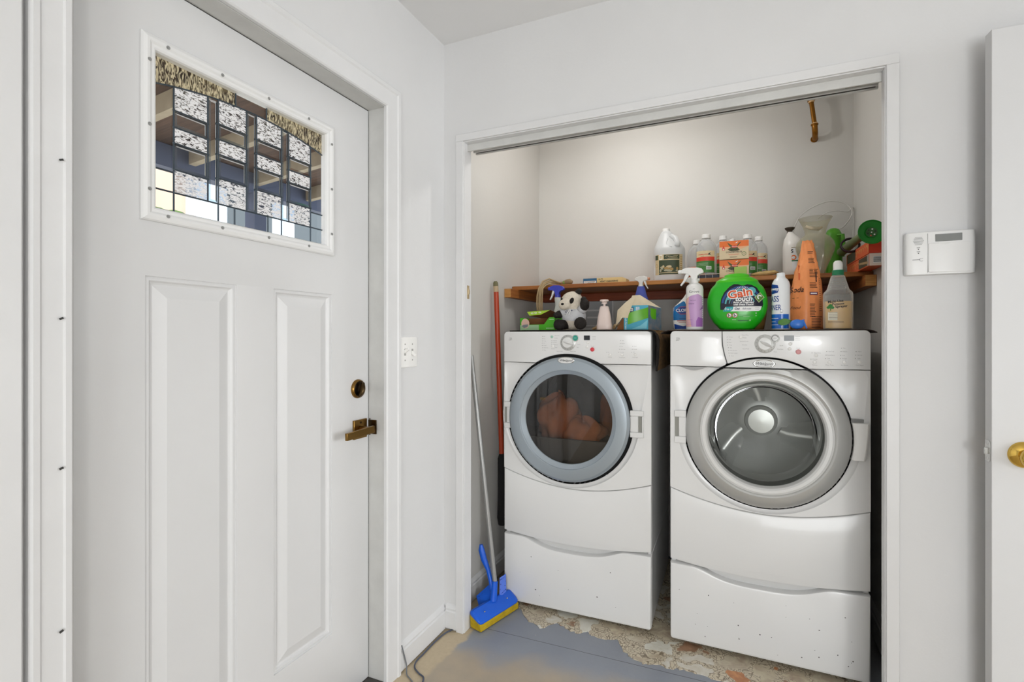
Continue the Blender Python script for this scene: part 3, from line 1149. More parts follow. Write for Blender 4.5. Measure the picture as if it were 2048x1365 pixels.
def machine(kind, label, cx, yf, rotz, W, o):
    """o: sideways offset of door and controls; front plane at local y = 0"""
    washer = kind == 'washing_machine'
    t = thing(kind, label, 'washing machine' if washer else 'clothes dryer', (cx, yf, 0.003), rotz)
    hw = W / 2
    zc, R = 0.872, 0.283
    D = 0.70
    en = enam
    # open-fronted cabinet
    b = B()
    th = .02
    b.b2(-hw + .002, -hw + th, .02, D, ZB - .02, ZT - .012, enam3)
    b.b2(hw - th, hw - .002, .02, D, ZB - .02, ZT - .012, enam3)
    b.b2(-hw + .002, hw - .002, .02, D, ZT - .03, ZT - .001, enam3)
    b.b2(-hw + th, hw - th, .03, D, ZB - .02, ZB, enam3)
    b.b2(-hw + th, hw - th, D - .01, D, ZB, ZT - .03, enam3)
    b.done('cabinet', t, bev=.006)
    # seams
    s1 = lambda x: ZS1 + 0.002 * x / hw
    s2 = lambda x: 0.566 + 0.060 * abs((x - .012) / hw) ** 1.9
    s3 = lambda x: 0.317 + 0.026 * (x / hw) ** 2
    NN = 28
    xs = [-hw + W * i / NN for i in range(NN + 1)]
    # control panel, with the door arch cut into its lower edge
    RA = R + .003
    f0 = math.acos((ZS1 - zc) / RA)
    archp = [(o + RA * math.sin(a), zc + RA * math.cos(a)) for a in [f0 - 2 * f0 * i / 20 for i in range(21)]]   # right to left
    rt = .018
    gap = .0012
    if washer:
        # detergent drawer front is its own plate left of this seam
        seam = [(-.1433, ZT - .002), (-.1428, 1.225), (-.1415, 1.200), (-.1351, 1.1663), (-.1255, 1.1315)]
        xa = seam[-1][0]
        right = [(hw - rt + rt * math.sin(a), ZT - rt + rt * math.cos(a)) for a in [PI / 2 * i / 5 for i in range(5, -1, -1)]]
        tail = [p for p in archp if p[0] > xa + .001]
        out = [(hw, ZS1 + gap)] + right + [(p[0] + gap, p[1]) for p in seam] + tail[::-1]
        b = B()
        b.plate(out, -.004, .03, en, bev=.004)
        cp = b.done('control_panel', t)
        left = [(-hw + rt - rt * math.sin(a), ZT - rt + rt * math.cos(a)) for a in [PI / 2 * i / 5 for i in range(6)]]
        tail2 = [p for p in archp if p[0] < xa - .001]
        out = left + [(-hw, ZS1 + gap)] + tail2[::-1] + [(p[0] - gap, p[1]) for p in seam[::-1]]
        b = B()
        b.plate(out, -.004, .03, en, bev=.004)
        dd = b.done('detergent_drawer', t)
    else:
        right = [(hw - rt + rt * math.sin(a), ZT - rt + rt * math.cos(a)) for a in [PI / 2 * i / 5 for i in range(5, -1, -1)]]
        left = [(-hw + rt - rt * math.sin(a), ZT - rt + rt * math.cos(a)) for a in [PI / 2 * i / 5 for i in range(6)]]
        out = [(hw, ZS1 + gap)] + right + left + [(-hw, ZS1 + gap)] + archp[::-1]
        b = B()
        b.plate(out, -.004, .03, en, bev=.004)
        cp = b.done('control_panel', t)
    # front panel: flat wings plus the dished shield round the door
    a_t = math.acos((ZS1 - gap - zc) / RA)
    ph = [a_t + (2 * PI - 2 * a_t) * i / 72 for i in range(73)]

    def shield(a):
        dx, dz = math.sin(a), math.cos(a)
        rx = 0.309 if dx < 0 else .309
        rz = 0.303
        best = 1 / math.sqrt((dx / rx) ** 2 + (dz / rz) ** 2)
        if dz > 0.0:
            # side line from the ellipse waist up to the panel corner
            sx = -1 if dx < 0 else 1
            x1, z1 = (hw - .004) * sx - o, ZS1 - gap - zc
            x0, z0 = rx * sx, 0.0
            # intersection of ray with segment
            den = dx * (z1 - z0) - dz * (x1 - x0)
            r_ = (x0 * (z1 - z0) - z0 * (x1 - x0)) / den
            best = r_
            if best * dz > z1:
                best = z1 / dz
        return (o + best * dx, zc + best * dz)

    sh = [shield(a) for a in ph]
    ci = [(o + RA * math.sin(a), zc + RA * math.cos(a)) for a in ph]
    b = B()
    rows = []
    for f, d in ((0, 0), (.15, .004), (.45, .008), (.8, .009), (1, .010)):
        rows.append([(s_[0] + (c_[0] - s_[0]) * f, -.0 + d, s_[1] + (c_[1] - s_[1]) * f) for s_, c_ in zip(sh, ci)])
    rows.append([(c_[0], .05, c_[1]) for c_ in ci])
    b.loft(rows, en, closed=False)
    # wings and chin: between the shield outline and the panel edges
    rightside = [(hw, ZS1 - gap)]
    bot = [(x, s2(x) + gap) for x in xs[::-1]]
    out = [(hw - .0005, ZS1 - gap)] + bot + [(-hw + .0005, ZS1 - gap)] + sh[::-1]
    b.plate(out, 0.0, .03, en, bev=.0)
    fp = b.done('front_panel', t, sharp=30)
    # dark gap ring behind the door edge
    b = B()
    b.lathe([(RA, .004), (RA, .03), (.262, .03), (.262, .004)], rubber, (o, 0, zc), 72, 'y', c0=False, c1=False, clampz=1.120 if washer else None)
    b.done('door_seal', t)
    # lower access panel
    b = B()
    out = [(x, s2(x) - gap) for x in xs] + [(x, s3(x)) for x in xs[::-1]]
    b.plate(out, -.002, .03, en, bev=.006)
    b.done('lower_panel', t)
    # pedestal with its drawer
    b = B()
    b.b2(-hw + .003, hw - .003, .035, D, .02, ZB - .022, enam3)
    b.b2(-hw + .03, hw - .03, .05, D, .006, .02, gap_nick)
    pd = b.done('pedestal', t, bev=.005)

    def pt(x):
        u = x / hw
        base = .327 - .004 * (1 - abs(u))
        dip = .036 * math.exp(-((u + .03) / .40) ** 4 * 1.0) if abs(u + .03) < .75 else 0
        k = max(0, 1 - (abs(u + .03) / .72) ** 2)
        return base - .040 * k * k * (3 - 2 * k)

    b = B()
    xs2 = [-hw + W * i / 48 for i in range(49)]
    out = [(x, pt(x)) for x in xs2] + rr_bottom(hw, .022)
    b.plate(out, -.004, .034, en, bev=.008)
    rnd = random.Random(5 if washer else 9)
    its = []
    for _ in range(26 if washer else 9):
        x, z = rnd.uniform(-hw * .9, hw * .9), rnd.uniform(.05, .25)
        s = rnd.choice((.0012, .0016, .0022, .003))
        its.append(('ell', x, z, s * rnd.uniform(.5, 1.2), s * .7, dirt, .0003))
    b.flat(its, mapflat(-.004))
    dw = b.done('drawer', pd)
    b = B()
    b.loft([[(x, .034 - .012 * math.sqrt(max(0, 1 - (x / .2) ** 2)), .335) for x in xs2 if abs(x) < .199],
            [(x, .034, .27) for x in xs2 if abs(x) < .199]], greyr if False else enam3, closed=False)
    b.done('grip_recess', pd)
    for sx in (-1, 1):
        for y in (.08, D - .06):
            b = B()
            b.lathe([(.02, 0), (.02, .01), (.012, .012), (.012, .03)], rubber, (sx * (hw - .06), y, -.003), 16)
            b.done('foot', t)
    # ---------------- door
    b = B()
    if washer:
        pr = [(.258, .03), (.2775, .004), (.2790, -.006), (.2760, -.016), (.266, -.026), (.248, -.034), (.232, -.0365), (.2265, -.034), (.2235, -.030), (.2215, -.031), (.216, -.036), (.206, -.036), (.200, -.030), (.1965, -.020), (.1955, -.006)]
        ms = [silver] * 8 + [silver2] * 6
        b.lathe(pr, silver, (o, 0, zc), 96, 'y', ms=ms, c0=False, c1=False, clampz=1.113)
    else:
        pr = [(.258, .03), (.2735, .004), (.2735, -.012), (.270, -.019), (.262, -.0245), (.240, -.0275), (.2180, -.0275), (.2165, -.0265), (.2150, -.020), (.206, -.012), (.1985, -.006), (.1965, .002)]
        ms = [rubber, rubber, blueg, blueg, blueg, blueg, blueg, blueg2, blueg2, blueg2, blueg2]
        b.lathe(pr, blueg, (o, 0, zc), 96, 'y', ms=ms, c0=False, c1=False)
    dd_ = b.done('door', t, sharp=25)
    b = B()
    if washer:
        pr = [(.1960, -.010), (.190, .0), (.183, .020), (.176, .045), (.166, .066), (.140, .080), (.08, .088), (.0, .090)]
        b.lathe(pr, wglass, (o, 0, zc), 64, 'y', c0=False, c1=False)
        b.done('glass_bowl', dd_, recalc=False)
    else:
        b.lathe([(.1970, .0), (.15, -.004), (.08, -.0075), (.0, -.009)], dglass, (o, 0, zc), 64, 'y', c0=False, c1=False)
        b.done('glass_front', dd_, recalc=False)
    # badge
    bz = 1.1345
    yb = -.006 if washer else -.024
    if washer:
        # curved filler piece above the flat top of the door carrying the badge
        a1 = math.acos((1.1165 - zc) / .279)
        out = [(o + .279 * math.sin(a), zc + .279 * math.cos(a)) for a in [-a1 + 2 * a1 * i / 24 for i in range(25)]]
        f = B()
        f.plate(out, -.010, .02, silver2, bev=.003)
        holder = f.done('door_arch', t)
        yb = -.010
    else:
        holder = dd_
    b = B()
    b.lathe([(1, .004), (1, -.002), (.93, -.0035), (.86, -.003)], chrome, (o + .0, yb, bz - (.001 if washer else .004)), 40, 'y', sx=.0385, sy=.0155, c0=False, c1=False)
    b.lathe([(.88, -.002), (.5, -.0036), (.0, -.004)], enam2, (o + .0, yb, bz - (.001 if washer else .004)), 40, 'y', sx=.0385, sy=.0155, c0=False, c1=True)
    bd = b.done('badge', holder, sharp=60)
    b = B()
    zz = bz - (.001 if washer else .004)
    b.flat([('text', 'Whirlpool', o, zz, .0135, ledm, .0008, {'shear': .35})], mapflat(yb - .0038))
    sw = [(o - .011 + .026 * i / 20, yb - .0046, zz - .004 + .006 * math.sin(PI * 2.2 * i / 20) * (1 - i / 28)) for i in range(21)]
    b.tube(sw, .0004, ledm, 5)
    b.done('badge_script', bd, recalc=False)
    # ---------------- drum seen through the glass
    b = B()
    st = steel if washer else drumgrey
    dpt = .0 if not washer else -.14
    b.lathe([(.258, .035), (.262, .08), (.262, .47 + dpt), (.24, .49 + dpt)], st, (o, 0, zc), 72, 'y', c0=False, c1=False)
    b.lathe([(.24, .49 + dpt), (.20, .480 + dpt), (.11, .472 + dpt), (.10, .465 + dpt), (.04, .460 + dpt), (.0, .460 + dpt)], steel2 if washer else drumgrey, (o, 0, zc), 72, 'y', c0=False, c1=False)
    if washer:
        b.lathe([(.258, .035), (.225, .04), (.205, .06), (.20, .075)], greyr, (o, 0, zc), 72, 'y', c0=False, c1=False)
    drum = b.done('drum', t, sharp=40)
    yb_ = .33 if washer else .47
    for k in range(3):
        a = (math.radians(92), math.radians(-30), math.radians(208))[k]
        b = B()
        L = []
        # ridge runs along the drum wall and then bends across the back towards the hub
        path = [(.258, .09 + (yb_ - .09) * i / 6, .30 + .70 * math.sin(PI * .5 * min(1, i / 3))) for i in range(7)] + [(.258 - .175 * i / 6, yb_ + .004, 1.0 - .55 * (i / 6) ** 2) for i in range(1, 7)]
        for i, (rr, yy, f) in enumerate(path):
            row = []
            onback = i > 6
            tw = .28 * math.sin(PI * i / 12)
            hgt = .062 * f
            wd = .042 * (1 if not onback else (1 - .45 * (i - 6) / 6))
            for px, q in ((-1.9, 0), (-1.0, .30), (-.5, .85), (0, 1), (.5, .85), (1.0, .30), (1.9, 0)):
                if onback:
                    ang = a + tw
                    ex, ez = -math.sin(ang), math.cos(ang)
                    row.append((o + rr * math.cos(ang) + ex * px * wd, yy - hgt * q * .8, zc + rr * math.sin(ang) + ez * px * wd))
                else:
                    ang = a + tw + px * wd / rr
                    r2 = rr - hgt * q
                    row.append((o + r2 * math.cos(ang), yy - (hgt * q * .6 if i == 6 else 0), zc + r2 * math.sin(ang)))
            L.append(row)
        b.loft(L, steel if washer else drumgrey, closed=False)
        b.done('baffle', drum, sharp=60)
    if washer:
        b = B()
        b.lathe([(.066, .322), (.062, .300), (.05, .290), (.0, .286)], steel, (o, 0, zc), 40, 'y', c0=False, c1=True)
        b.done('hub', drum)
    else:
        b = B()
        zz_ = zc - .10
        arcb = [(o + .258 * math.cos(a), zc + .258 * math.sin(a)) for a in [PI + math.asin(.10 / .258) + (PI - 2 * math.asin(.10 / .258)) * i / 20 for i in range(21)]]
        b.plate(arcb, .045, .06, M('lint_housing', '77797c', .5), bev=.002)
        b.done('lint_screen_housing', t)
    # ---------------- controls
    kx, kz = o + .003, 1.2077
    pl = B()
    pl.lathe([(.0350, 0), (.0350, -.0012), (.0335, -.0020), (.0, -.0020)], silver, (kx, -.004, kz), 48, 'y')
    kn = pl.done('knob_collar', cp, sharp=40)
    b = B()
    b.lathe([(.0245, 0), (.0240, -.010), (.0215, -.013), (.0, -.0145)], silver2, (kx, -.006, kz), 40, 'y')
    b.loft([[(-.0235, -.012, -.002), (-.0235, -.012, .002), (-.019, -.0165, 0)], [(0, -.011, -.0085), (0, -.011, .0085), (0, -.0265, 0)], [(.020, -.012, -.006), (.020, -.012, .006), (.018, -.023, 0)], [(.0245, -.010, -.002), (.0245, -.010, .002), (.0235, -.013, 0)]][0:0] or
           [[(kx + q[0] * math.cos(an) - q[2] * math.sin(an), q[1] - .006, kz + q[0] * math.sin(an) + q[2] * math.cos(an)) for q in rr] for an in (math.radians(-28 if washer else -14),) for rr in
            ([(-.0235, -.010, -.0015), (-.0235, -.010, .0015), (-.0225, -.0125, 0)], [(-.012, -.012, -.0055), (-.012, -.012, .0055), (-.012, -.020, .001)], [(.004, -.012, -.0085), (.004, -.012, .0080), (.004, -.0245, .001)], [(.019, -.011, -.0065), (.019, -.011, .0065), (.019, -.021, .001)], [(.0275, -.007, -.0025), (.0275, -.007, .0025), (.027, -.012, 0)])], silver2, True, True, True)
    b.done('cycle_knob', kn, sharp=35)
    its = []
    for i in range(14):
        a = math.radians(25 + i * 24)
        if 20 < math.degrees(a) % 360 < 50:
            continue
        its.append(('ell', kx + .0295 * math.cos(a + .5), kz + .0295 * math.sin(a + .5), .0011, .0011, ledm, .0003))
    b = B()
    b.flat(its, mapflat(-.0060))
    b.done('cycle_dots', kn, recalc=False)
    bx = o + .0368
    b = B()
    b.lathe([(.0150, 0), (.0150, -.0016), (.0140, -.0024), (.0118, -.0024)], silver, (bx, -.004, 1.2280), 32, 'y')
    if washer:
        b.lathe([(.0118, -.0022), (.0118, -.0026), (.0100, -.0026)], ledm, (bx, -.004, 1.228), 32, 'y', c0=False, c1=False)
        b.lathe([(.0100, -.0024), (.0095, -.0034), (.0, -.0040)], silver2, (bx, -.004, 1.228), 32, 'y', c0=False)
    else:
        b.lathe([(.0118, -.0022), (.0112, -.0038), (.0, -.0045)], teal, (bx, -.004, 1.228), 32, 'y', c0=False)
    sb = b.done('start_button', cp, sharp=40)
    b = B()
    b.flat([('text', 'START', bx, 1.228, .0042, legend if washer else enam2, .0002)], mapflat(-.0088))
    b.done('button_text', sb, recalc=False)
    b = B()
    x0 = o + (.0665 if washer else .0745)
    b.plate(rrect(x0, 1.2190, x0 + (.0325 if washer else .0265), 1.2392, .0015, 2), -.0052, -.003, lcd2 if washer else lcd)
    b.done('display', cp)
    b = B()
    b.lathe([(.0092, 0), (.0088, -.003), (.006, -.0045), (.0, -.005)], pinkb if washer else redb, (o + .113 if washer else o + .1118, -.004, 1.1790), 24, 'y')
    b.done('stop_button', cp)
    if washer:
        bts = [(-0.0778, 1.2333), (0.0891, 1.2076), (0.0866, 1.1895), (0.1705, 1.1666), (0.1667, 1.1426), (0.2123, 1.1436), (0.257, 1.1446), (0.3026, 1.1456)]
        leds = [(-0.1253, 1.2333), (-0.1247, 1.2232), (-0.1247, 1.2126), (-0.1231, 1.2019), (-0.1209, 1.1919), (-0.1198, 1.1819), (-0.1187, 1.1713), (-0.1171, 1.1607),
                (0.1581, 1.1758), (0.1547, 1.153), (0.2038, 1.1814), (0.2015, 1.1682), (0.1996, 1.156), (0.2487, 1.194), (0.2473, 1.1815), (0.2464, 1.1684), (0.245, 1.1569), (0.2922, 1.1821), (0.2913, 1.1696), (0.29, 1.1577)]
        words = ['Sanitary', 'Soak', 'Wash', 'Rinse', 'Spin', 'Add Garment', 'Door Locked', 'Cycle', 'Extra Rinse', 'Prewash', 'Hot/Cold', 'Warm/Warm', 'Cold', 'Max', 'Medium', 'Low', 'No Spin', 'Heavy', 'Normal', 'Light']
        under = [(.1667, 1.1320, 'Options'), (.2123, 1.1330, 'Water Temp'), (.257, 1.1335, 'Spin Speed'), (.3026, 1.1340, 'Cycle Signal')]
        knobw = [(-.062, 1.241, 'Heavy Duty'), (-.064, 1.230, 'Whites'), (-.066, 1.2165, 'Normal/Casual'), (-.064, 1.203, 'Delicates'), (-.06, 1.188, 'Hand Wash'), (.060, 1.2015, 'Quick'), (.056, 1.188, 'Rinse/Spin'), (.04, 1.178, 'Drain')]
    else:
        bts = [(-0.0979, 1.2334), (-0.0928, 1.1919), (0.0639, 1.2082), (0.0611, 1.19), (0.1611, 1.158), (0.2119, 1.158), (0.2657, 1.1596)]
        leds = [(-0.1423, 1.235), (-0.1429, 1.2248), (-0.1438, 1.2149), (-0.1438, 1.205), (-0.1438, 1.1945), (-0.142, 1.1844), (-0.1411, 1.1742), (-0.0988, 1.216), (-0.0988, 1.2084), (-0.0988, 1.2005), (0.1475, 1.1682),
                (0.2058, 1.2176), (0.2045, 1.2054), (0.2029, 1.1934), (0.201, 1.1812), (0.1984, 1.1689), (0.2558, 1.1941), (0.2542, 1.1818), (0.2521, 1.1697)]
        words = ['Wet', 'Damp', 'Drying', 'Cool', 'Wrinkle', 'Check Vent', 'Clean', 'More', 'Dry', 'Less', 'On', 'High', 'Medium', 'Low', 'Extra Low', 'Air Only', 'Heavy', 'Normal', 'Off']
        under = [(.1611, 1.1470, 'Wrinkle'), (.2119, 1.1465, 'Temperature'), (.2657, 1.1480, 'Cycle Signal'), (-.0928, 1.1805, 'Dryness')]
        knobw = [(-.075, 1.239, 'Heavy Duty'), (-.079, 1.2275, 'Normal'), (-.081, 1.2165, 'Casual'), (-.081, 1.209, 'Jeans'), (-.079, 1.198, 'Delicate'), (-.079, 1.186, 'Quick'), (-.062, 1.1695, 'Sensor Cycles'), (-.002, 1.1695, 'Timed Cycles'), (.025, 1.200, 'Towels'), (.02, 1.188, 'Rack')]
    for i, (x, z) in enumerate(bts):
        b = B()
        first = (not washer and i == 0)
        b.lathe([(.0062, 0), (.0060, -.0025), (.0042, -.0040), (.0, -.0044)], M('pale_teal_button', '9cc6b5', .4) if first else plas, (x, -.004, z), 20, 'y')
        b.done('button', cp)
    its = [('ell', x, z, .0011, .0011, ledm, .0003) for x, z in leds]
    for (x, z), s_ in zip(leds, words):
        its.append(('text', s_, x + .005 + len(s_) * .0011, z, .0045, legend, .0003))
    for x, z, s_ in under + knobw:
        its.append(('text', s_, x, z, .0048, legend, .0003))
    for i in range(3):
        its.append(('rect', x0 + .036, 1.2215 + i * .0065, x0 + .052, 1.2222 + i * .0065, legend, .0003))
    its.append(('text', 'Cancel', o + .112, 1.1925, .0045, legend, .0003))
    b = B()
    b.flat(its, mapflat(-.0040))
    b.done('printed_legend', cp, recalc=False)
    # scribbled corner mark
    lx, lz = (-.305, 1.225) if washer else (-hw + .034, 1.224)
    b = B()
    for k in range(3):
        b.tube([(lx - .008 + .005 * k, -.0043, lz - .007), (lx - .006 + .005 * k, -.0043, lz + .006), (lx - .003 + .005 * k, -.0043, lz + .005 - .004 * k)], .0005, legend, 5)
    b.tube([(lx - .009, -.0043, lz - .007), (lx + .004, -.0043, lz - .0035)], .0006, legend, 5)
    b.done('corner_mark', dd if washer else cp)
    if washer:
        # grip under the detergent drawer
        b = B()
        out = [(-.300, ZS1 - .0015)] + [(-.300 + .105 * i / 14, ZS1 - .0015 - .0145 * math.sin(PI * i / 14) ** 1.2) for i in range(1, 14)] + [(-.195, ZS1 - .0015)]
        b.plate(out, -.0008, .01, greyr if False else M('grip_shade', 'a9a9a8', .5), bev=0)
        b.done('drawer_grip', dd)
        # latch handle on the right
        b = B()
        zt, zb = .932, .802
        L = []
        for i in range(9):
            u = i / 8
            z = zt - (zt - zb) * u
            xa = o + math.sqrt(max(0, .2815 ** 2 - (z - zc) ** 2)) + .001
            xb = .330 - .012 * u ** 1.5
            L.append([(xa, .002, z), (xa, -.018, z), (xa + .006, -.024, z), (xb - .006, -.026, z), (xb, -.020, z), (xb, .004, z)])
        b.loft(L, plas, True, True, True)
        b.done('door_handle', dd_, bev=.0015)
        b = B()
        b.b2(o + .276, .324, .0005, .01, .932, .944, M('latch_gap', '8d8d8b', .5))
        b.done('latch_slot', t)
    # hinge (washer left) / latch frame and hinge (dryer)
    def lugs(x0, x1, z0, z1, open_left, name):
        hh = (z1 - z0) * .20
        b = B()
        b.b2(x0, x1, -.010, .012, z1 - hh, z1, enam2)
        b.b2(x0, x1, -.010, .012, z0, z0 + hh, enam2)
        if open_left:
            b.b2(x1 - (x1 - x0) * .62, x1, -.007, .012, z0 + hh, z1 - hh, enam2)
        else:
            b.b2(x0, x0 + (x1 - x0) * .60, -.007, .012, z0 + hh, z1 - hh, enam2)
            b.b2(x1 - .007, x1, -.009, .012, z0 + hh, z1 - hh, enam2)
        o_ = b.done(name, t, bev=.0025)
        b = B()
        b.b2(x0 + .001, x1 - .001, -.0005, .006, z0 + hh, z1 - hh, M('hinge_shade', '96968f', .6))
        b.done('pocket', o_)

    if washer:
        lugs(o - .322, o - .277, .811, .940, True, 'hinge')
    else:
        lugs(o - .301, o - .270, .815, .935, True, 'hinge')
        lugs(o + .272, o + .328, .814, .926, False, 'door_latch')
    return t


def rr_bottom(hw, z, r=.012):
    return [(hw, z + r)] + arc(hw - r, z + r, r, r, 0, -PI / 2, 5) + arc(-hw + r, z + r, r, r, -PI / 2, -PI, 5)


washer = machine('washing_machine', 'white front-loading washing machine on a drawer pedestal, right of the dryer', 0.080, 2.128, 0.0, 0.672, 0.002)
dryer = machine('clothes_dryer', 'white front-loading dryer with blue grey door ring, left of the washing machine', -0.664, 2.137, math.radians(1.2), 0.662, -0.027)

# laundry in the dryer
def towel(name, label, m, loc, scale, seed, grp=None):
    rnd = random.Random(seed)
    b = B()
    ph = [rnd.uniform(0, 6) for _ in range(6)]
    L = []
    for i in range(25):
        t_ = -PI / 2 + PI * i / 24
        row = []
        for k in range(40):
            a = 2 * PI * k / 40
            f = 1 + .13 * math.sin(3 * a + ph[0] + 2.2 * t_) + .09 * math.sin(7 * a + ph[1] - 3 * t_) + .07 * math.sin(5 * t_ + ph[2] + 2 * a)
            c = max(math.cos(t_), .001) * f
            row.append((scale[0] * c * math.cos(a), scale[1] * c * math.sin(a), max(scale[2] * math.sin(t_) * f, -scale[2] * .75)))
        L.append(row)
    b.loft(L, m, True, True, True)
    o = b.done(name, None, loc=loc, sharp=180)
    return tag(o, label, 'towel')


towel('towel', 'pale orange towel on the left in the dryer drum', peach, (-0.800, 2.33, .835), (.100, .10, .115), 1)
towel('towel', 'orange towel heaped low in the middle of the dryer drum', peach, (-0.665, 2.275, .790), (.100, .06, .070), 2)
towel('towel', 'orange brown towel on the right in the dryer drum', tancloth, (-0.535, 2.43, .85), (.085, .085, .120), 3)

# mats on top
t = thing('rug', 'brown rug spread over the dryer top and hanging into the gap beside the washer', 'rug', (0, 0, 0))
RT = ZT + .0035
b = B()
prof = []
sec = [(-.975, RT), (-.90, RT + .001), (-.75, RT + .0015), (-.55, RT + .001), (-.40, RT + .0012), (-.345, RT + .001), (-.327, RT - .003), (-.3175, RT - .016), (-.3125, RT - .035), (-.3125, RT - .060), (-.314, RT - .100), (-.316, RT - .135), (-.318, RT - .165)]
rows = []
for y in [2.150 + i * .05 for i in range(12)]:
    rows.append([(x + .004 * math.sin(9 * y + x), y, z + (.0012 * math.sin(23 * y) if z < RT - .02 else 0) + (0.0 if z > RT - .1 else .01 * (y - 2.15))) for x, z in sec])
top = [[(x, y, z + .005) if i < 6 else (x + .005, y, z) for i, (x, y, z) in enumerate(r)] for r in rows]
b.loft(rows, ratb, closed=False)
b.loft(top, ratm, closed=False)
for side, m in ((0, ratb), (-1, ratb)):
    b.loft([rows[side], top[side]], m, closed=False)
b.loft([[r[-1] for r in rows], [r[-1] for r in top]], ratb, closed=False)
b.loft([[r[0] for r in rows], [r[0] for r in top]], ratb, closed=False)
b.done('pile', t)
b = B()
ed = [Vector(top[0][i]) + Vector((0.0, -.002, 0)) for i in range(6, 13)]
b.tube([Vector((-.338, 2.147, RT + .003))] + ed, [.003, .004, .0055, .006, .006, .006, .0055, .003], ratb, 8)
b.done('edge_binding', t)

t = thing('mat', 'thin dark mat on the washer top with drooping corners', 'mat', (0, 0, 0))
b = B()
sec = [(-.297, ZT - .010), (-.285, ZT - .001), (-.265, ZT + .0035), (-.20, ZT + .004), (.1, ZT + .004), (.36, ZT + .004), (.412, ZT + .0035), (.428, ZT - .001), (.438, ZT - .006)]
rows = [[(x, y, z + .0005) for x, z in sec] for y in [2.142 + i * .06 for i in range(10)]]
top = [[(x, y, z + .003) for x, y, z in r] for r in rows]
b.loft(rows, matm, closed=False)
b.loft(top, matm, closed=False)
for s_ in (0, -1):
    b.loft([rows[s_], top[s_]], matm, closed=False)
for s_ in (0, -1):
    b.loft([[r[s_] for r in rows], [r[s_] for r in top]], matm, closed=False)
b.done('sheet', t)

# ================================================================== THINGS ON THE MACHINES
ZD, ZW = 1.2662, 1.2648        # rug top on the dryer, mat top on the washer
INK = M('ink_black', '222222', 0.5)
WHITEINK = M('ink_white', 'f4f4f2', 0.5)
NAVY = M('ink_navy', '12224f', 0.45)
BLUEINK = M('ink_blue', '1f62c0', 0.4)
CARD = M('brown_cardboard', '8a5a36', 0.9, var=0.2, vscale=30)
LIME = M('lime_print', 'a9cf3c', 0.45)
BOXG = M('green_print', '4cb51c', 0.4)
PALEG = M('pale_green_print', '9fc79a', 0.45)


def trigger(par, z, head, trig, noz, collar, s=1.0, flip=1, names=('spray_head', 'trigger', 'nozzle', 'collar'), reach=1.0, x=0.0):
    def q(px, pz):
        return (x + px * s * flip * (reach if px < 0 else 1), z + pz * s)
    b = B()
    b.lathe([(.0145 * s, 0), (.0150 * s, .002 * s), (.0150 * s, .016 * s), (.012 * s, .019 * s)], collar, (x, 0, z), 28)
    b.done(names[3], par)
    b = B()
    out = [q(*p) for p in [(-.040, .049), (-.036, .062), (-.020, .067), (.012, .066), (.028, .061), (.036, .051), (.035, .043), (.018, .037), (.0115, .030), (.0105, .017), (-.0105, .017), (-.012, .032), (-.022, .041), (-.040, .043)]]
    b.plate(out, -.0125 * s, .0125 * s, head)
    h = b.done(names[0], par, bev=.0035 * s, segs=3)
    b = B()
    x0, z0 = q(-.040, .0505)
    b.lathe([(.0085 * s, 0), (.0085 * s, -.012 * s), (.006 * s, -.0145 * s), (.0, -.0145 * s)], noz, (0, 0, 0), 6 if False else 20, 'y')
    b.xform(Matrix.Translation((x0 + .002 * flip, 0, z0)) @ Matrix.Rotation(-PI / 2 * flip, 4, 'Z'))
    b.done(names[2], h)
    b = B()
    out = [q(*p) for p in [(-.014, .040), (-.026, .042), (-.030, .030), (-.034, .012), (-.043, -.006), (-.040, -.010), (-.028, .008), (-.020, .026)]]
    b.plate(out, -.007 * s, .007 * s, trig)
    b.done(names[1], h, bev=.002 * s)
    return h


# --- open green box of cleaning pads
t = thing('pad_box', 'open green cardboard box with its lime lid flap raised, left end of the dryer top', 'box', (-0.886, 2.27, ZD), math.radians(0))
b = B()
W2, H, Dp = .090, .0625, .11
front = [(-W2, 0), (W2, 0), (W2, H)]
zig = []
for i in range(9):
    u = i / 8
    zig += [(W2 - .030 - .024 * u, H - .002 - .031 * u), (W2 - .033 - .024 * u, H - .002 - .031 * u)]
front += [(W2 - .028, H)] + zig + [(-W2 + .050, .028), (-W2 + .028, H - .002), (-W2, H - .002)]
b.plate(front, 0, .0012, BOXG, edge=CARD)
b.b2(-W2, -W2 + .0012, 0, Dp, 0, H, BOXG)
b.b2(W2 - .0012, W2, 0, Dp, 0, H, BOXG)
b.b2(-W2, W2, Dp - .0012, Dp, 0, H, CARD)
b.b2(-W2 + .002, W2 - .002, .002, Dp - .002, 0, .0012, CARD)
b.done('carton', t)
b = B()
lid = [(-.045, .012, .072), (.013, .012, .076), (.059, .018, .0976), (.086, .085, .078), (.080, .108, .0625), (-.020, .108, .0625)]
b.loft([lid, [(p[0], p[1], p[2] + .001) for p in lid]], CARD, True, True, True)
b.done('lid', t)
b = B()
fl = [(-.045, .0115, .0722), (.013, .0115, .0762), (.059, .0175, .0978), (-.059, .015, .0912)]
b.loft([fl, [(p[0], p[1] - .001, p[2]) for p in fl]], LIME, True, True, True)
b.flat([('ell', x, z, .007, .0035, WHITEINK, 0) for x, z in ((-.030, .0835), (-.012, .0850), (.010, .0868))] + [('ell', x, z, .004, .0015, LIME, .0003) for x, z in ((-.030, .0835), (-.012, .0850), (.010, .0868))], lambda x, z, l: (x, .0085 + (.06 * max(0, x - .013)) - l, z))
b.done('lid_flap', t, recalc=False)
b = B()
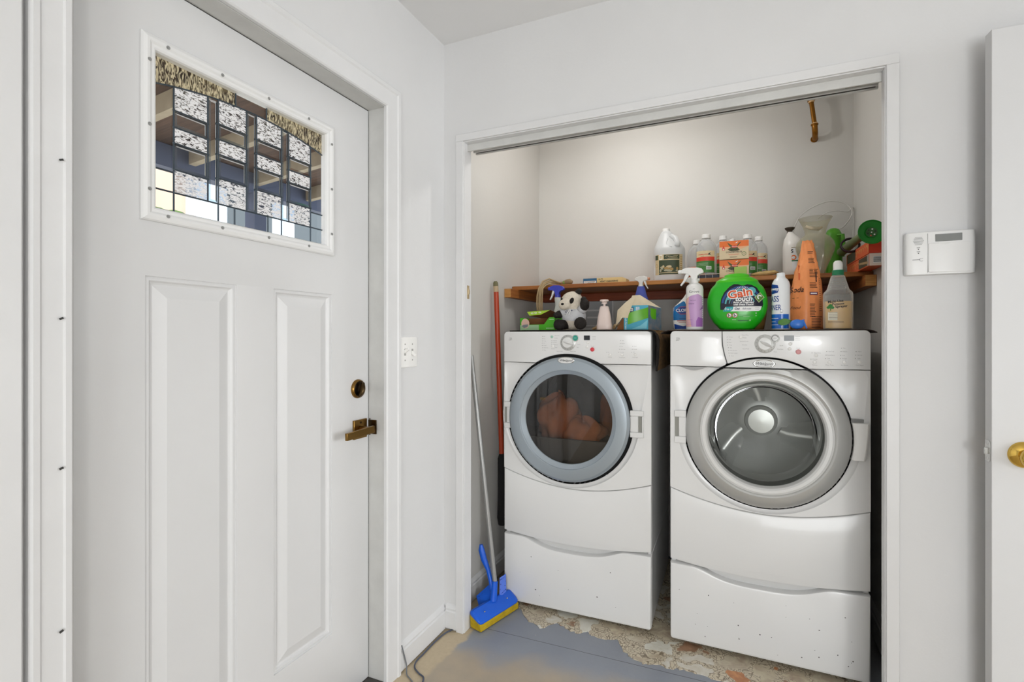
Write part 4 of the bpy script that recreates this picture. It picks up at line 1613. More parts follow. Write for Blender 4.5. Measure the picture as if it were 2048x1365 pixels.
b.flat([('rect', -W2 + .001, .001, -W2 + .098, .027, PALEG, .0003), ('ell', -W2 + .028, .034, .021, .024, M('peach_print', 'd9b5a5', .5), .0005),
        ('poly', [(-W2 + .008, .022), (-W2 + .018, .028), (-W2 + .043, .030), (-W2 + .040, .018), (-W2 + .022, .012)], M('sponge_print', '7c8489', .5), .0007),
        ('rect', W2 - .045, .010, W2 - .006, .0118, WHITEINK, .0004), ('rect', W2 - .028, .052, W2 - .006, .0535, WHITEINK, .0004)])
b.done('print', t, recalc=False)

# --- grip-handle spray bottle with blue head behind the toy
t = thing('spray_bottle', 'white spray bottle with a blue trigger head behind the toy panda', 'spray bottle', (-0.800, 2.40, ZD), 0)
milk = hazy_mat('milky_plastic', 'e6ebe4', .75)
b = B()
lv_ = [(0, .040, .028, 2.6), (.004, .044, .031, 2.6), (.07, .043, .030, 2.6), (.095, .036, .027, 2.4), (.125, .022, .020, 2.2), (.150, .019, .018, 2), (.166, .0155, .0155, 2)]
S = Stack(lv_)
S.add(b, milk)
for v in b.bm.verts:
    v.co.x -= .028 * max(0, (v.co.z - .06) / .106)
b.done('bottle', t, sharp=60)
blu = M('blue_trigger_plastic', '3d45b8', .35)
trigger(t, .162, blu, plas, blu, blu, .95, 1, x=-.028)
b = B()
for i in range(7):
    b.flat([('rect', -.012 - .0, .085 + i * .009, .010, .0858 + i * .009, legend, .0006)], lambda x, z, l: (x - .028 * max(0, (z - .06) / .106), S.front(x, z, l)[1], z))
b.done('graduations', t, recalc=False)

# --- toy panda
fur = M('white_plush', 'e6dccb', 1.0, bump=1.0, bscale=220, var=.10, vscale=30)
blk = M('black_plush', '1b1612', .75, bump=1.0, bscale=160)
shirt = M('grey_shirt_cloth', 'c9cacd', .95, bump=.5, bscale=180, var=.08, vscale=25)
t = thing('toy_panda', 'stuffed toy panda in a pale grey shirt sitting with one paw raised', 'soft toy', (-0.700, 2.245, ZD), 0)
b = B()
b.ball((0, .012, .052), (.050, .042, .052), fur)
b.ball((0, .012, .085), (.040, .036, .040), fur)
hr = Matrix.Rotation(math.radians(-18), 3, 'Y')
b.ball((-.010, .008, .135), (.052, .042, .044), fur, 28, 18, hr)
b.ball((-.030, -.026, .119), (.031, .026, .025), fur, 20, 14, hr)
body = b.done('body', t, sharp=180)
rm = body.modifiers.new('remesh', 'REMESH')
rm.mode = 'VOXEL'
rm.voxel_size = .003
rm.use_smooth_shade = True
sm = body.modifiers.new('smooth', 'SMOOTH')
sm.iterations = 6
b = B()
L = []
for i in range(9):
    z = .046 + .054 * i / 8
    f = [1.0, 1.03, 1.03, 1.02, 1.0, .97, .92, .84, .72][i]
    L.append([(.0545 * f * math.cos(2 * PI * k / 32), .012 + .0475 * f * math.sin(2 * PI * k / 32) - .0015, z + .004 * math.sin(4 * PI * k / 32 + 1)) for k in range(32)])
b.loft(L, shirt, True)
b.tube([(.036, .0, .090), (.052, -.008, .100), (.058, -.016, .112)], [.022, .021, .018], shirt, 16)
b.tube([(-.036, .0, .086), (-.055, -.010, .076)], [.021, .018], shirt, 16)
sh_ = b.done('shirt', t, sharp=180)
b = B()
b.tube([(-.004, -.0385, .094), (-.010, -.0425, .084), (-.016, -.0455, .072)], .0016, plas, 6)
b.tube([(.000, -.0385, .094), (.000, -.0430, .084), (-.006, -.0465, .070)], .0016, plas, 6)
b.tube([(.006, -.0385, .096), (.014, -.040, .092)], .0014, plas, 6)
b.done('drawstring', sh_)
b = B()
mp_ = lambda x, z, l: (x, .0105 - .0478 * math.sqrt(max(0.02, 1 - (x / .0545) ** 2)) - .0006 - l, z)
b.flat([('ell', -.018, .083, .008, .0055, NAVY, .0003), ('ell', -.018, .083, .004, .0025, WHITEINK, .0006), ('rect', -.034, .0725, -.020, .0738, legend, .0004), ('rect', -.032, .0700, -.021, .0711, legend, .0004), ('poly', [(-.006, .086), (.010, .094), (.008, .088)], NAVY, .0003)], mp_, .004)
b.done('print', sh_, recalc=False)
for n_, c, r, rot in (('ear', (.026, .0, .176), (.017, .010, .014), -.5), ('ear', (-.045, .012, .158), (.007, .010, .016), .6)):
    b = B()
    b.ball(c, r, blk, 16, 10, Matrix.Rotation(rot, 3, 'Y'))
    b.done(n_, t, sharp=180)
for n_, c, r, ry in (('eye_patch', (.0040, -.0335, .134), (.0095, .007, .0145), .45), ('eye_patch', (-.046, -.0225, .140), (.0055, .007, .0105), -.3)):
    b = B()
    b.ball(c, r, blk, 16, 10, Matrix.Rotation(ry, 3, 'Y'))
    e_ = b.done(n_, t, sharp=180)
    b = B()
    b.ball((c[0] - .001, c[1] - .0065, c[2] - .002), (.0035, .0025, .0035), M('eye_bead', '0a0a0a', .05), 12, 8)
    b.done('eye', e_, sharp=180)
b = B()
b.ball((-.034, -.0505, .119), (.0075, .004, .0055), blk, 14, 8)
b.done('nose', t, sharp=180)
for pts, r in (([(.050, -.006, .096), (.060, -.018, .108), (.062, -.024, .124), (.058, -.026, .138)], [.016, .021, .0215, .013]), ([(-.045, -.004, .082), (-.062, -.014, .073), (-.074, -.022, .070)], [.015, .019, .0135])):
    b = B()
    P = [Vector(p) for p in pts]
    b.tube(pts, r, blk, 16)
    b.ball(pts[-1], r[-1] * 1.05, blk, 14, 10)
    b.done('arm', t, sharp=180)
for pts, r in (([(.030, .005, .034), (.046, -.030, .030), (.050, -.052, .0305)], [.022, .026, .028]), ([(-.028, .005, .028), (-.046, -.028, .025), (-.054, -.046, .0255)], [.021, .0235, .025])):
    b = B()
    b.tube(pts, r, blk, 18)
    b.ball(pts[-1], (r[-1], .012, r[-1]), blk, 18, 10)
    b.done('leg', t, sharp=180)

# --- soap pump
pink = M('pale_pink_plastic', 'ead8d0', .32)
t = thing('soap_dispenser', 'pale pink plastic soap pump bottle right of the toy panda', 'soap dispenser', (-0.554, 2.245, ZD))
b = B()
Stack([(0, .030, .022, 2.8), (.003, .0335, .025, 2.8), (.022, .0340, .025, 2.8), (.026, .0325, .0245, 2.8), (.060, .0285, .022, 2.7), (.095, .0215, .017, 2.5), (.104, .0195, .016, 2.4), (.107, .016, .014, 2.2)]).add(b, pink)
b.done('bottle', t, sharp=40)
b = B()
b.lathe([(.0055, .104), (.0055, .117), (.012, .118), (.0125, .123), (.010, .1255), (.010, .1265), (.0195, .1285), (.020, .133), (.017, .1365), (.0, .138)], pink, seg=28)
b.tube([(0, 0, .131), (0, -.014, .131), (0, -.024, .129)], [.006, .005, .004], pink, 12)
b.done('pump', t, sharp=35)
t = thing('wood_scrap', 'small curved wood scrap behind the pink soap pump on the right', 'wood scrap', (-0.512, 2.30, ZD))
b = B()
b.tube([(-.012, 0, .008), (-.006, -.004, .02), (.004, 0, .026), (.012, 0, .012)], [.007, .008, .007, .005], M('pale_wood', 'b99a70', .7, var=.2, vscale=30), 10)
b.done('piece', t)
t = thing('wood_scrap', 'small curved wood scrap between the panda leg and the pink soap pump', 'wood scrap', (-0.604, 2.30, ZD))
b = B()
b.tube([(-.018, 0, .006), (-.004, -.004, .010), (.008, 0, .020), (.014, 0, .036)], [.006, .007, .007, .004], MATS['pale_wood'], 10)
b.done('piece', t)

# --- torn carton with blue print, green tape and a paper bag end
cyan = M('cyan_print', '4fb0cc', .4, var=.12, vscale=14)
tape = M('green_tape', '5fae1f', .3)
kraft = M('cream_paper', 'e2d3b6', .85, bump=.5, bscale=40, var=.10, vscale=18)
t = thing('carton', 'torn blue carton mended with green tape and cream paper on the dryer top', 'carton', (-0.415, 2.25, ZD))
b = B()
A_, B_, C_ = (-.053, 0, 0), (.052, 0, 0), (.095, .085, 0)
D_ = (-.050, .085, 0)
hz = lambda p, z: (p[0], p[1], z)
b.loft([[A_, B_, C_, D_], [hz(A_, .108), hz(B_, .108), hz(C_, .098), hz(D_, .100)]], cyan, True, True)
pats = [M('carton_side_print', '8f8a86', .5, col2='4c6f86', vscale=26)]
b.loft([[(.0525, -.0005, .001), (.0957, .0845, .001)], [(.0525, -.0005, .107), (.0957, .0845, .097)]], pats[0], closed=False)
b.done('box', t)
b = B()
b.loft([[(-.016, -.001, .152), (.012, .03, .155), (.06, .088, .12)], [(.0, -.002, .146), (.028, .004, .134), (.0955, .085, .098)]][:1] + [[(-.035, -.001, .108), (.052, 0, .108), (.095, .085, .098)]], kraft, closed=False)
b.loft([[(.012, .03, .155), (-.016, -.001, .152)], [(-.03, .085, .15), (-.06, .08, .09)]], kraft, closed=False)
b.done('paper_gusset', t, sharp=180)
b = B()
P = [[(.010, -.004, .151), (-.012, -.005, .148), (-.050, -.003, .118), (-.082, .004, .088), (-.0935, .012, .006)], [(-.006, -.006, .135), (-.022, -.008, .122), (-.052, -.008, .098), (-.076, -.003, .070), (-.088, .004, .022)], [(-.016, -.005, .108), (-.028, -.009, .075), (-.034, -.008, .053), (-.058, -.008, .055), (-.071, -.006, .038)]]
b.loft(P, kraft, closed=False)
b.done('paper_end', t, sharp=180)
b = B()
b.loft([[(-.088, .01, 0), (-.053, .001, 0)], [(-.070, .006, .038), (-.053, .001, .055)]], CARD, closed=False)
b.done('torn_end', t)
b = B()
b.flat([('poly', [(-.038, .096), (-.010, .100), (-.010, .080), (-.036, .074)], NAVY, .0006), ('text', 'FL', -.022, .087, .022, WHITEINK, .001, {'rot': -PI / 2, 'bold': .02}), ('rect', -.001, .086, .015, .102, M('pale_print', 'c9dce2', .5), .0006), ('text', '12', .007, .094, .012, BLUEINK, .001, {'rot': -PI / 2}),
        ('text', 'Touch Screen', -.044, .035, .012, WHITEINK, .0006, {'rot': -PI / 2}), ('poly', [(-.02, .004), (.045, .006), (.050, .045), (.02, .02)], M('pale_cyan_print', '7fcbdc', .4), .0005)])
b.done('print', t, recalc=False)
b = B()
tp = [(-.036, -.0016, .024), (-.036, -.0016, .075), (.051, -.0018, .098), (.051, -.0018, .052)]
b.loft([[tp[0], tp[3], (.078, .048, .046)], [tp[1], tp[2], (.079, .048, .092)]], tape, closed=False)
b.done('tape', t, sharp=180)
t = thing('spray_bottle', 'blue spray bottle with white and orange head rising behind the torn carton', 'spray bottle', (-0.418, 2.39, ZD))
b = B()
S = Stack([(0, .040, .028, 2.5), (.005, .043, .030, 2.5), (.09, .043, .030, 2.5), (.135, .036, .027, 2.4), (.165, .026, .022, 2.2), (.190, .020, .018, 2), (.203, .0165, .0165, 2)])
S.add(b, M('blue_liquid_plastic', '4a56a6', .2))
b.done('bottle', t, sharp=60)
grv = M('clear_white_plastic', 'dcd8d2', .3)
trigger(t, .198, grv, grv, M('faded_orange_plastic', 'c0805a', .4), grv, .78, -1)

# --- bleach spray bottle behind the lilac one
t = thing('cleaner_bottle', 'blue and white bleach spray bottle half hidden behind the lilac-labelled spray bottle', 'spray bottle', (-0.226, 2.36, ZW))
wht = M('white_bottle_plastic', 'ece9e4', .3)
b = B()
S = Stack([(0, .036, .024, 2.8), (.004, .042, .028, 2.8), (.04, .0455, .030, 2.7), (.085, .0465, .030, 2.6), (.105, .042, .028, 2.5), (.135, .024, .021, 2.2), (.160, .0165, .0165, 2), (.185, .0145, .0145, 2)])
S.add(b, wht)
for v in b.bm.verts:
    v.co.x += .034 * max(0, (v.co.z - .10) / .085)
b.done('bottle', t, sharp=60)
b = B()
lb = M('label_blue', '1d6fae', .35)
lbd = M('label_deep_blue', '123f8e', .35)
b.flat([('poly', [(-.0445, .045), (.0445, .045), (.0455, .085), (.040, .103), (.0, .128), (-.040, .103), (-.0455, .085)], lb, .0004), ('poly', [(-.041, .006), (.041, .006), (.044, .030), (.0, .018), (-.044, .030)], lbd, .0004),
        ('poly', [(-.034, .088), (-.012, .104), (.030, .104), (.030, .070), (-.012, .070)], M('label_red', 'b3322c', .4), .0008), ('poly', [(-.031, .088), (-.012, .1015), (.028, .1015), (.028, .0725), (-.012, .0725)], lbd, .001), ('text', 'CLOROX', .006, .087, .018, WHITEINK, .0013, {'bold': .02}),
        ('rect', -.016, .0495, .014, .0515, NAVY, .0008), ('rect', -.026, .040, .022, .0435, MATS['label_red'], .0008), ('rect', -.020, .034, .018, .0360, MATS['label_red'], .0008)], S.front, .006)
b.done('label', t, recalc=False)
trigger(t, .180, wht, wht, wht, wht, .8, -1, x=.034, reach=.7)

# --- lilac-labelled spray bottle
t = thing('spray_bottle', 'white spray bottle with a lilac and peach label on the washer, left end', 'spray bottle', (-0.171, 2.225, ZW))
b = B()
S = Stack([(0, .031, .031, 2), (.003, .0335, .0335, 2), (.10, .0340, .0340, 2), (.166, .0340, .0340, 2), (.182, .0305, .0305, 2), (.190, .022, .022, 2), (.194, .015, .015, 2)])
S.add(b, plas)
b.done('bottle', t, sharp=60)
b = B()
b.flat([('poly', [(-.033, .013), (.033, .013), (.033, .136), (.015, .146), (-.012, .140), (-.033, .126)], M('lilac_print', 'c79fcd', .4), .0004), ('poly', [(-.033, .013), (-.010, .013), (-.016, .05), (-.022, .10), (-.020, .137), (-.033, .126)], M('peach_label_print', 'e8b9b0', .4), .0006),
        ('poly', [(.008, .013), (.033, .013), (.033, .048), (.016, .052), (.008, .036)], M('purple_print', 'a266b4', .4), .0007), ('poly', [(.018, .078), (.033, .088), (.033, .102), (.021, .080)], M('mauve_print', '8d5fa0', .4), .0007),
        ('text', 'Grove', .0, .156, .0135, INK, .0005, {'wide': 1.15}), ('text', 'CO.', .0, .167, .005, INK, .0005), ('text', 'Cleaner', -.010, .1075, .007, NAVY, .0009), ('text', 'Multi-Purpose', -.004, .121, .004, NAVY, .0009)]
       + [('rect', -.028, .022 + .005 * i, -.006, .0227 + .005 * i, MATS['purple_print'], .0009) for i in range(5)], S.front, .006)
b.done('label', t, recalc=False)
trigger(t, .1925, plas, plas, plas, plas, .98, 1, reach=1.35)

# --- round green detergent tub
t = thing('detergent_tub', 'large round green laundry detergent tub with a black and white label', 'detergent tub', (-0.012, 2.265, ZW))
gt = M('tub_green', '22b41c', .28, coat=.3)
gt2 = M('tub_lid_green', '4cc21e', .3)
b = B()
lv_ = [(0, .060, .048, 2.6), (.004, .066, .052, 2.6), (.030, .088, .058, 2.5), (.060, .105, .062, 2.4), (.090, .1125, .064, 2.4), (.115, .1135, .065, 2.4), (.145, .108, .064, 2.4), (.170, .098, .060, 2.4), (.192, .080, .054, 2.4)]
S = Stack(lv_)
S.add(b, gt, 56)
b.done('tub', t, sharp=60)
b = B()
Stack([(.192, .0805, .0545, 2.4), (.199, .078, .053, 2.4), (.206, .068, .048, 2.4), (.212, .056, .042, 2.4), (.214, .048, .038, 2.4), (.222, .046, .036, 2.4), (.227, .036, .030, 2.3)], smooth=False).add(b, gt2, 56)
b.done('lid', t, sharp=30)
b = B()
cx = .020
aq = M('aqua_print', '5fb2b8', .4)
dk = M('label_dark', '17162b', .35)
swl = M('label_swirl_blue', '2c4f8c', .35)
og = M('label_orange', 'e2581f', .4)


def ringp(cx_, cz_, r0, r1, a0, a1, n=18):
    return [(cx_ + r1 * math.cos(a), cz_ + r1 * math.sin(a)) for a in [a0 + (a1 - a0) * i / n for i in range(n + 1)]] + [(cx_ + r0 * math.cos(a), cz_ + r0 * math.sin(a)) for a in [a1 + (a0 - a1) * i / n for i in range(n + 1)]]


bodyp = [(cx - .080, .080), (cx - .0805, .100), (cx - .077, .125), (cx - .066, .150), (cx - .046, .172), (cx - .030, .182), (cx - .014, .181), (cx - .004, .176), (cx + .006, .175), (cx + .018, .180), (cx + .034, .177), (cx + .052, .166), (cx + .062, .150), (cx + .072, .125), (cx + .075, .1), (cx + .072, .088), (cx - .06, .080)]
b.flat([('poly', bodyp, dk, .0004),
        ('poly', ringp(cx - .002, .100, .066, .074, .2, PI - .1), swl, .0006), ('poly', ringp(cx - .002, .100, .056, .062, .3, PI - .05), aq, .0006), ('poly', ringp(cx - .002, .1, .044, .047, .2, PI - .1), aq, .0006),
        ('poly', ringp(cx - .002, .1, .036, .038, .1, PI - .1), swl, .0006)]
       + [('poly', [(cx + .001 + .018 * math.cos(a), .148 + .012 * math.sin(a)), (cx + .001 + .030 * math.cos(a - .04), .150 + .022 * math.sin(a - .04)), (cx + .001 + .030 * math.cos(a + .04), .150 + .022 * math.sin(a + .04))], WHITEINK, .0008) for a in [PI * (i + .5) / 15 for i in range(15)]]
       + [('ell', cx + .034, .154, .015, .014, aq, .0009), ('poly', [(cx - .058, .121), (cx - .040, .146), (cx - .036, .128), (cx - .050, .118)], aq, .0008),
          ('text', 'Gain', cx - .008, .143, .043, WHITEINK, .0011, {'rot': .16, 'bold': .085, 'wide': 1.12}), ('text', 'Gain', cx - .008, .143, .043, og, .0015, {'rot': .16, 'bold': .025, 'wide': 1.12}),
          ('text', 'touch', cx + .005, .122, .0265, WHITEINK, .0013, {'bold': .03, 'shear': .15}), ('text', 'Burst of Freshness', cx + .004, .1085, .0098, WHITEINK, .0012, {'bold': .03, 'shear': .25}), ('text', 'with Every Touch!', cx + .004, .0995, .0098, WHITEINK, .0012, {'bold': .03, 'shear': .25}),
          ('poly', [(cx + .044, .127), (cx + .064, .147), (cx + .0795, .127), (cx + .0595, .106)], M('pod_edge', 'cfd6a2', .4), .0011), ('poly', [(cx + .0465, .127), (cx + .064, .1445), (cx + .077, .127), (cx + .0595, .1087)], M('pod_green', '5f8a3c', .4), .0013), ('poly', ringp(cx + .062, .128, .004, .009, .3, 4.4), WHITEINK, .0015),
          ('poly', [(cx - .071, .073), (cx + .058, .073), (cx + .066, .078), (cx + .070, .092), (cx - .060, .092)], WHITEINK, .0011), ('poly', [(cx - .071, .073), (cx - .043, .073), (cx - .034, .081), (cx - .032, .092), (cx - .058, .092)], M('label_teal', '16a3a8', .4), .0014),
          ('text', '3 in 1', cx - .051, .082, .0105, WHITEINK, .0017, {'bold': .03, 'shear': .2}), ('text', 'Oxi', cx - .019, .083, .012, NAVY, .0015, {'bold': .03, 'shear': .2}), ('text', 'febreze', cx + .016, .083, .0105, NAVY, .0015, {'shear': .3})]
       + [('rect', cx + .046, .0795 + .0065 * i, cx + .060, .0803 + .0065 * i, legend, .0015) for i in range(2)]
       + sum([[('ell', x, .0575, .0098, .0098, WHITEINK, .0005), ('poly', ringp(x, .0575, .0078, .0098, 0, 2 * PI, 28), MATS['label_red'], .0008), ('poly', [(x - .004, .051), (x - .001, .051), (x - .001, .064), (x - .004, .064)], INK, .0007), ('poly', [(x + .001, .056), (x + .004, .052), (x + .005, .055), (x + .002, .060)], INK, .0007)] for x in (cx - .0475, cx - .0265)], [])
       + [('rect', cx - .013, .0595 - .004 * i, cx + .040, .0602 - .004 * i, M('label_dark_green', '0f6a2a', .4), .0005) for i in range(3)] + [('rect', cx + .004, .0515, cx + .027, .0532, PALEG, .0006), ('rect', cx - .037, .039, cx - .022, .0415, PALEG, .0006), ('rect', cx - .016, .034, cx + .022, .0385, MATS['label_dark_green'], .0005), ('rect', cx + .025, .0345, cx + .031, .0405, PALEG, .0006), ('rect', cx + .047, .062, cx + .052, .068, PALEG, .0006), ('rect', cx + .047, .054, cx + .052, .0565, PALEG, .0006)],
       S.front, .008)
b.done('label', t, recalc=False)
t = thing('tan_bulge', 'tan round jar peeking out behind the green detergent tub', 'bulge', (0.040, 2.42, ZW))  # rounded body added for the tan patch beside the tub
b = B()
Stack([(0, .048, .048, 2), (.005, .054, .054, 2), (.07, .064, .064, 2), (.11, .060, .060, 2), (.13, .045, .045, 2)]).add(b, M('amber_plastic', '8d7440', .3))
b.done('bulge', t, sharp=60)
b = B()
b.lathe([(.042, .128), (.043, .132), (.043, .148), (.0, .150)], MATS['amber_plastic'], seg=32)
b.done('lid', t)

# --- aerosol can
t = thing('aerosol_can', 'white and blue aerosol cleaner can right of the green tub', 'aerosol can', (0.146, 2.245, ZW), math.radians(-72))
cw = M('can_white', 'eef0f2', .22, coat=.3)
cb = M('can_blue', '1668c8', .22, coat=.3)
b = B()
b.lathe([(.031, 0), (.0325, .003), (.0325, .008), (.0322, .172), (.0300, .184), (.024, .196), (.017, .202), (.0165, .205), (.0150, .207)], cw, seg=48)
b.done('can', t, sharp=40)
b = B()
b.lathe([(.0150, .2035), (.0150, .209), (.0145, .222), (.0, .2225)], cw, seg=28)
b.done('cap', t)
cyl = lambda R: (lambda x, z, l: ((R + l) * math.sin(x / R), -(R + l) * math.cos(x / R), z))
b = B()
b.flat([('rect', -.070, .004, .070, .060, cb, .0003), ('poly', [(-.032, .156), (-.028, .172), (.0, .178), (.028, .172), (.032, .156), (.028, .143), (.0, .138), (-.028, .143)], NAVY if False else lbd, .0004), ('text', 'Sprayway', 0, .158, .0165, WHITEINK, .0007, {'bold': .03, 'shear': .15}),
        ('text', 'GLASS', .0, .118, .032, lbd, .0005, {'bold': .01, 'wide': .72}), ('text', 'CLEANER', .0, .085, .030, lbd, .0005, {'bold': .01, 'wide': .62}), ('rect', -.03, .043, .03, .045, WHITEINK, .0006), ('rect', -.03, .030, .02, .0315, WHITEINK, .0006), ('rect', -.03, .018, .03, .0195, WHITEINK, .0006),
        ('rect', .036, .066, .046, .067, INK, .0005), ('ell', .041, .072, .005, .005, INK, .0004), ('ell', .041, .072, .0042, .0042, cw, .0005)], cyl(.0324), .006)
b.done('label', t, recalc=False)

# --- baking soda bag
t = thing('soda_bag', 'tall crumpled orange baking soda bag twisted to a point at the top', 'bag', (0.246, 2.365, ZW), math.radians(0))
ob = M('bag_orange', 'ffa163', .42, bump=.9, bscale=26, var=.10, vscale=12)
rnd = random.Random(3)
b = B()
lev = [(0, -.057, .056, .040, .0), (.02, -.058, .056, .045, 0), (.08, -.057, .056, .045, 0), (.13, -.056, .055, .042, 0), (.165, -.053, .053, .038, 0), (.20, -.048, .048, .032, 0), (.235, -.040, .043, .026, 0), (.27, -.030, .037, .020, 0), (.31, -.022, .029, .014, .0), (.345, -.017, .021, .009, 0), (.360, -.012, .016, .006, 0)]
L = []
K = 56
for i, (z, x0, x1, d, _) in enumerate(lev):
    row = []
    fold = -.010 + .012 * i / 10          # ridge where the printed front turns the corner
    for k in range(K):
        a = 2 * PI * k / K
        ca, sa = math.cos(a), math.sin(a)
        mid, hwid = (x0 + x1) / 2, (x1 - x0) / 2
        x = mid + hwid * math.copysign(abs(ca) ** .75, ca)
        y = d * math.copysign(abs(sa) ** .8, sa)
        if sa < 0:
            y -= .012 * math.exp(-((x - fold) / .018) ** 2) * min(1, d / .03)
        cr = .0030 * math.sin(7 * a + i * 1.7) + .0022 * math.sin(13 * a - i * 2.3)
        row.append((x + cr * ca, y + cr * sa, z + .002 * math.sin(5 * a + i)))
    L.append(row)
b.loft(L, ob, True, True, True)
bag = b.done('bag', t, sharp=180)


def bagmap(x, z, l):
    for a, c in zip(lev, lev[1:]):
        if z <= c[0]:
            u = (z - a[0]) / (c[0] - a[0])
            x0, x1, d = (a[k] + (c[k] - a[k]) * u for k in (1, 2, 3))
            break
    else:
        x0, x1, d = lev[-1][1:4]
    mid, hwid = (x0 + x1) / 2, (x1 - x0) / 2
    q = min(abs((x - mid) / hwid), .98) ** (1 / .75)
    y = -d * (max(0, 1 - q * q) ** .5) ** .8
    fold = -.010 + .012 * z / .36
    y -= .012 * math.exp(-((x - fold) / .018) ** 2) * min(1, d / .03)
    return (x, y - .0040 - l, z)


bk = M('bag_ink', '3a2a26', .6)
its = [('text', 'Soda', -.039, .160, .030, bk, 0, {'shear': .3, 'bold': .01, 'wide': .8}), ('rect', -.053, .1265, -.032, .1280, bk, 0), ('text', 'Food', -.044, .088, .016, bk, 0, {'shear': .3})]
for (zz, n, xx0, xx1) in ((.312, 2, .001, .022), (.285, 4, .003, .026), (.240, 6, .006, .038), (.185, 4, .006, .034), (.100, 9, .006, .028), (.05, 8, .012, .050)):
    for i in range(n):
        its.append(('rect', xx0, zz - i * .006, xx1 - rnd.uniform(0, .006), zz - i * .006 + .0022, bk, 0))
for i in range(16):
    its.append(('rect', .040, .075 + i * .0085, .050 - .0005 * i, .0766 + i * .0085, bk, 0))
its += [('rect', .006, .138, .034, .150, M('bag_badge', '6a3a58', .5), .0), ('rect', .009, .142, .031, .146, WHITEINK, .0004), ('rect', .028, .190, .032, .232, bk, .0), ('rect', -.031, .20, -.028, .262, M('bag_red', 'c9481f', .5), 0)]
b = B()
b.flat(its, bagmap, .008)
b.done('print', t, recalc=False)

# --- garden sprayer bottle with tan liquid
t = thing('sprayer_bottle', 'translucent sprayer bottle with green collar half full of tan liquid, right end of the washer', 'spray bottle', (0.336, 2.245, ZW))
hz_ = hazy_mat('frosted_plastic', 'ecece8', .16, .35, .5)
b = B()
S = Stack([(0, .042, .028, 3.4), (.003, .0465, .031, 3.4), (.010, .0475, .032, 3.4), (.128, .0475, .032, 3.4), (.138, .046, .031, 3.2), (.150, .036, .027, 2.6), (.175, .029, .024, 2.3), (.192, .0245, .022, 2.1), (.200, .0225, .0215, 2), (.204, .017, .017, 2)], smooth=False)
S.add(b, hz_)
b.done('bottle', t, sharp=40)
b = B()
Stack([(.002, .041, .027, 3.4), (.004, .0455, .0300, 3.4), (.105, .0462, .0308, 3.4), (.1055, .044, .029, 3.4)], smooth=False).add(b, M('tan_liquid', 'dcb162', .3))
b.done('liquid', t)
for i in range(6):
    b = B()
    zz = .153 + i * .007
    q = S.at(zz)
    b.loft([[((q[1] + d) * math.cos(2 * PI * k / 32), (q[2] + d) * math.sin(2 * PI * k / 32), zz + e) for k in range(32)] for d, e in ((0, -.0014), (.0009, 0), (0, .0014))], hz_, True)
    b.done('grip_ring', t)
b = B()
b.lathe([(.0195, .2035), (.0195, .221), (.0185, .2225)], M('dark_green_plastic', '1d7a50', .35), seg=32)
b.done('collar', t)
b = B()
b.lathe([(.0155, .2225), (.0155, .244), (.0142, .252), (.0095, .258), (.0, .2595)], plas, seg=28)
b.done('nozzle', t)
b = B()
gi = M('print_green', '2f7d33', .5)
b.flat([('text', 'FE   DI   ER', .0, .119, .009, legend, .0004, {'shear': .2}), ('text', 'Multi-Use', -.012, .104, .0125, INK, .0004, {'bold': .02, 'rot': .08}), ('text', 'Purpose', -.004, .0945, .0115, INK, .0004, {'bold': .02, 'rot': .08}), ('text', 'Sprayer', .006, .085, .0125, INK, .0004, {'bold': .02, 'rot': .08}),
        ('ell', -.028, .088, .007, .006, gi, .0004), ('ell', -.034, .082, .006, .005, gi, .0004), ('ell', -.022, .081, .006, .005, gi, .0004), ('rect', -.029, .070, -.0265, .084, gi, .0004), ('rect', -.036, .034, -.006, .064, M('label_pale', 'e3dcc6', .5), .0003)]
       + [('rect', -.033, .038 + .0058 * i, -.006, .0390 + .0058 * i, INK, .0005) for i in range(5)] + [('rect', -.036, .0285 - .004 * i, .014, .0293 - .004 * i, INK, .0004) for i in range(2)] + [('rect', .034, .03 + .0092 * i, .040, .0308 + .0092 * i, legend, .0004) for i in range(9)], S.front, .008)
b.done('print', t, recalc=False)

# --- small blue brush and leaf in front
t = thing('scrub_brush', 'small blue oval plastic scrubber lying in front of the orange bag', 'brush', (0.196, 2.180, ZW))
bb = M('mid_blue_plastic', '3b78d0', .35)
b = B()
b.ball((0, 0, .0195), (.0245, .012, .0185), bb, 28, 16)
b.done('head', t)
b = B()
b.tube([(.014, .002, .034), (.021, -.002, .030), (.026, -.004, .016), (.031, -.004, .003)], [.0025, .0032, .0032, .0028], bb, 10)
b.tube([(.014, .002, .034), (.024, .001, .036)], .002, bb, 8)
b.done('handle', t)
t = thing('leaf', 'green leaf lying against the bottom of the aerosol can', 'leaf', (0.155, 2.192, ZW))
b = B()
lf = []
for i in range(9):
    u = i / 8
    wd = .013 * math.sin(PI * min(1, u * .92 + .08)) ** .7
    lf.append([(-.022 + .044 * u, -.002 * math.sin(PI * u), .031 + .004 * u + wd * s_ - .004 * abs(s_)) if True else None for s_ in (-1, -.5, 0, .5, 1)])
b.loft(lf, M('leaf_green', '4d8a2c', .5, var=.3, vscale=60), closed=False)
b.loft([[(p[0], p[1] + .001, p[2]) for p in r] for r in lf], MATS['leaf_green'], closed=False)
b.done('blade', t, sharp=180, recalc=False)
b = B()
b.tube([(.022, -.002, .035), (.030, -.002, .022), (.026, -.003, .002)], .0015, MATS['leaf_green'], 6)
b.done('stalk', t)

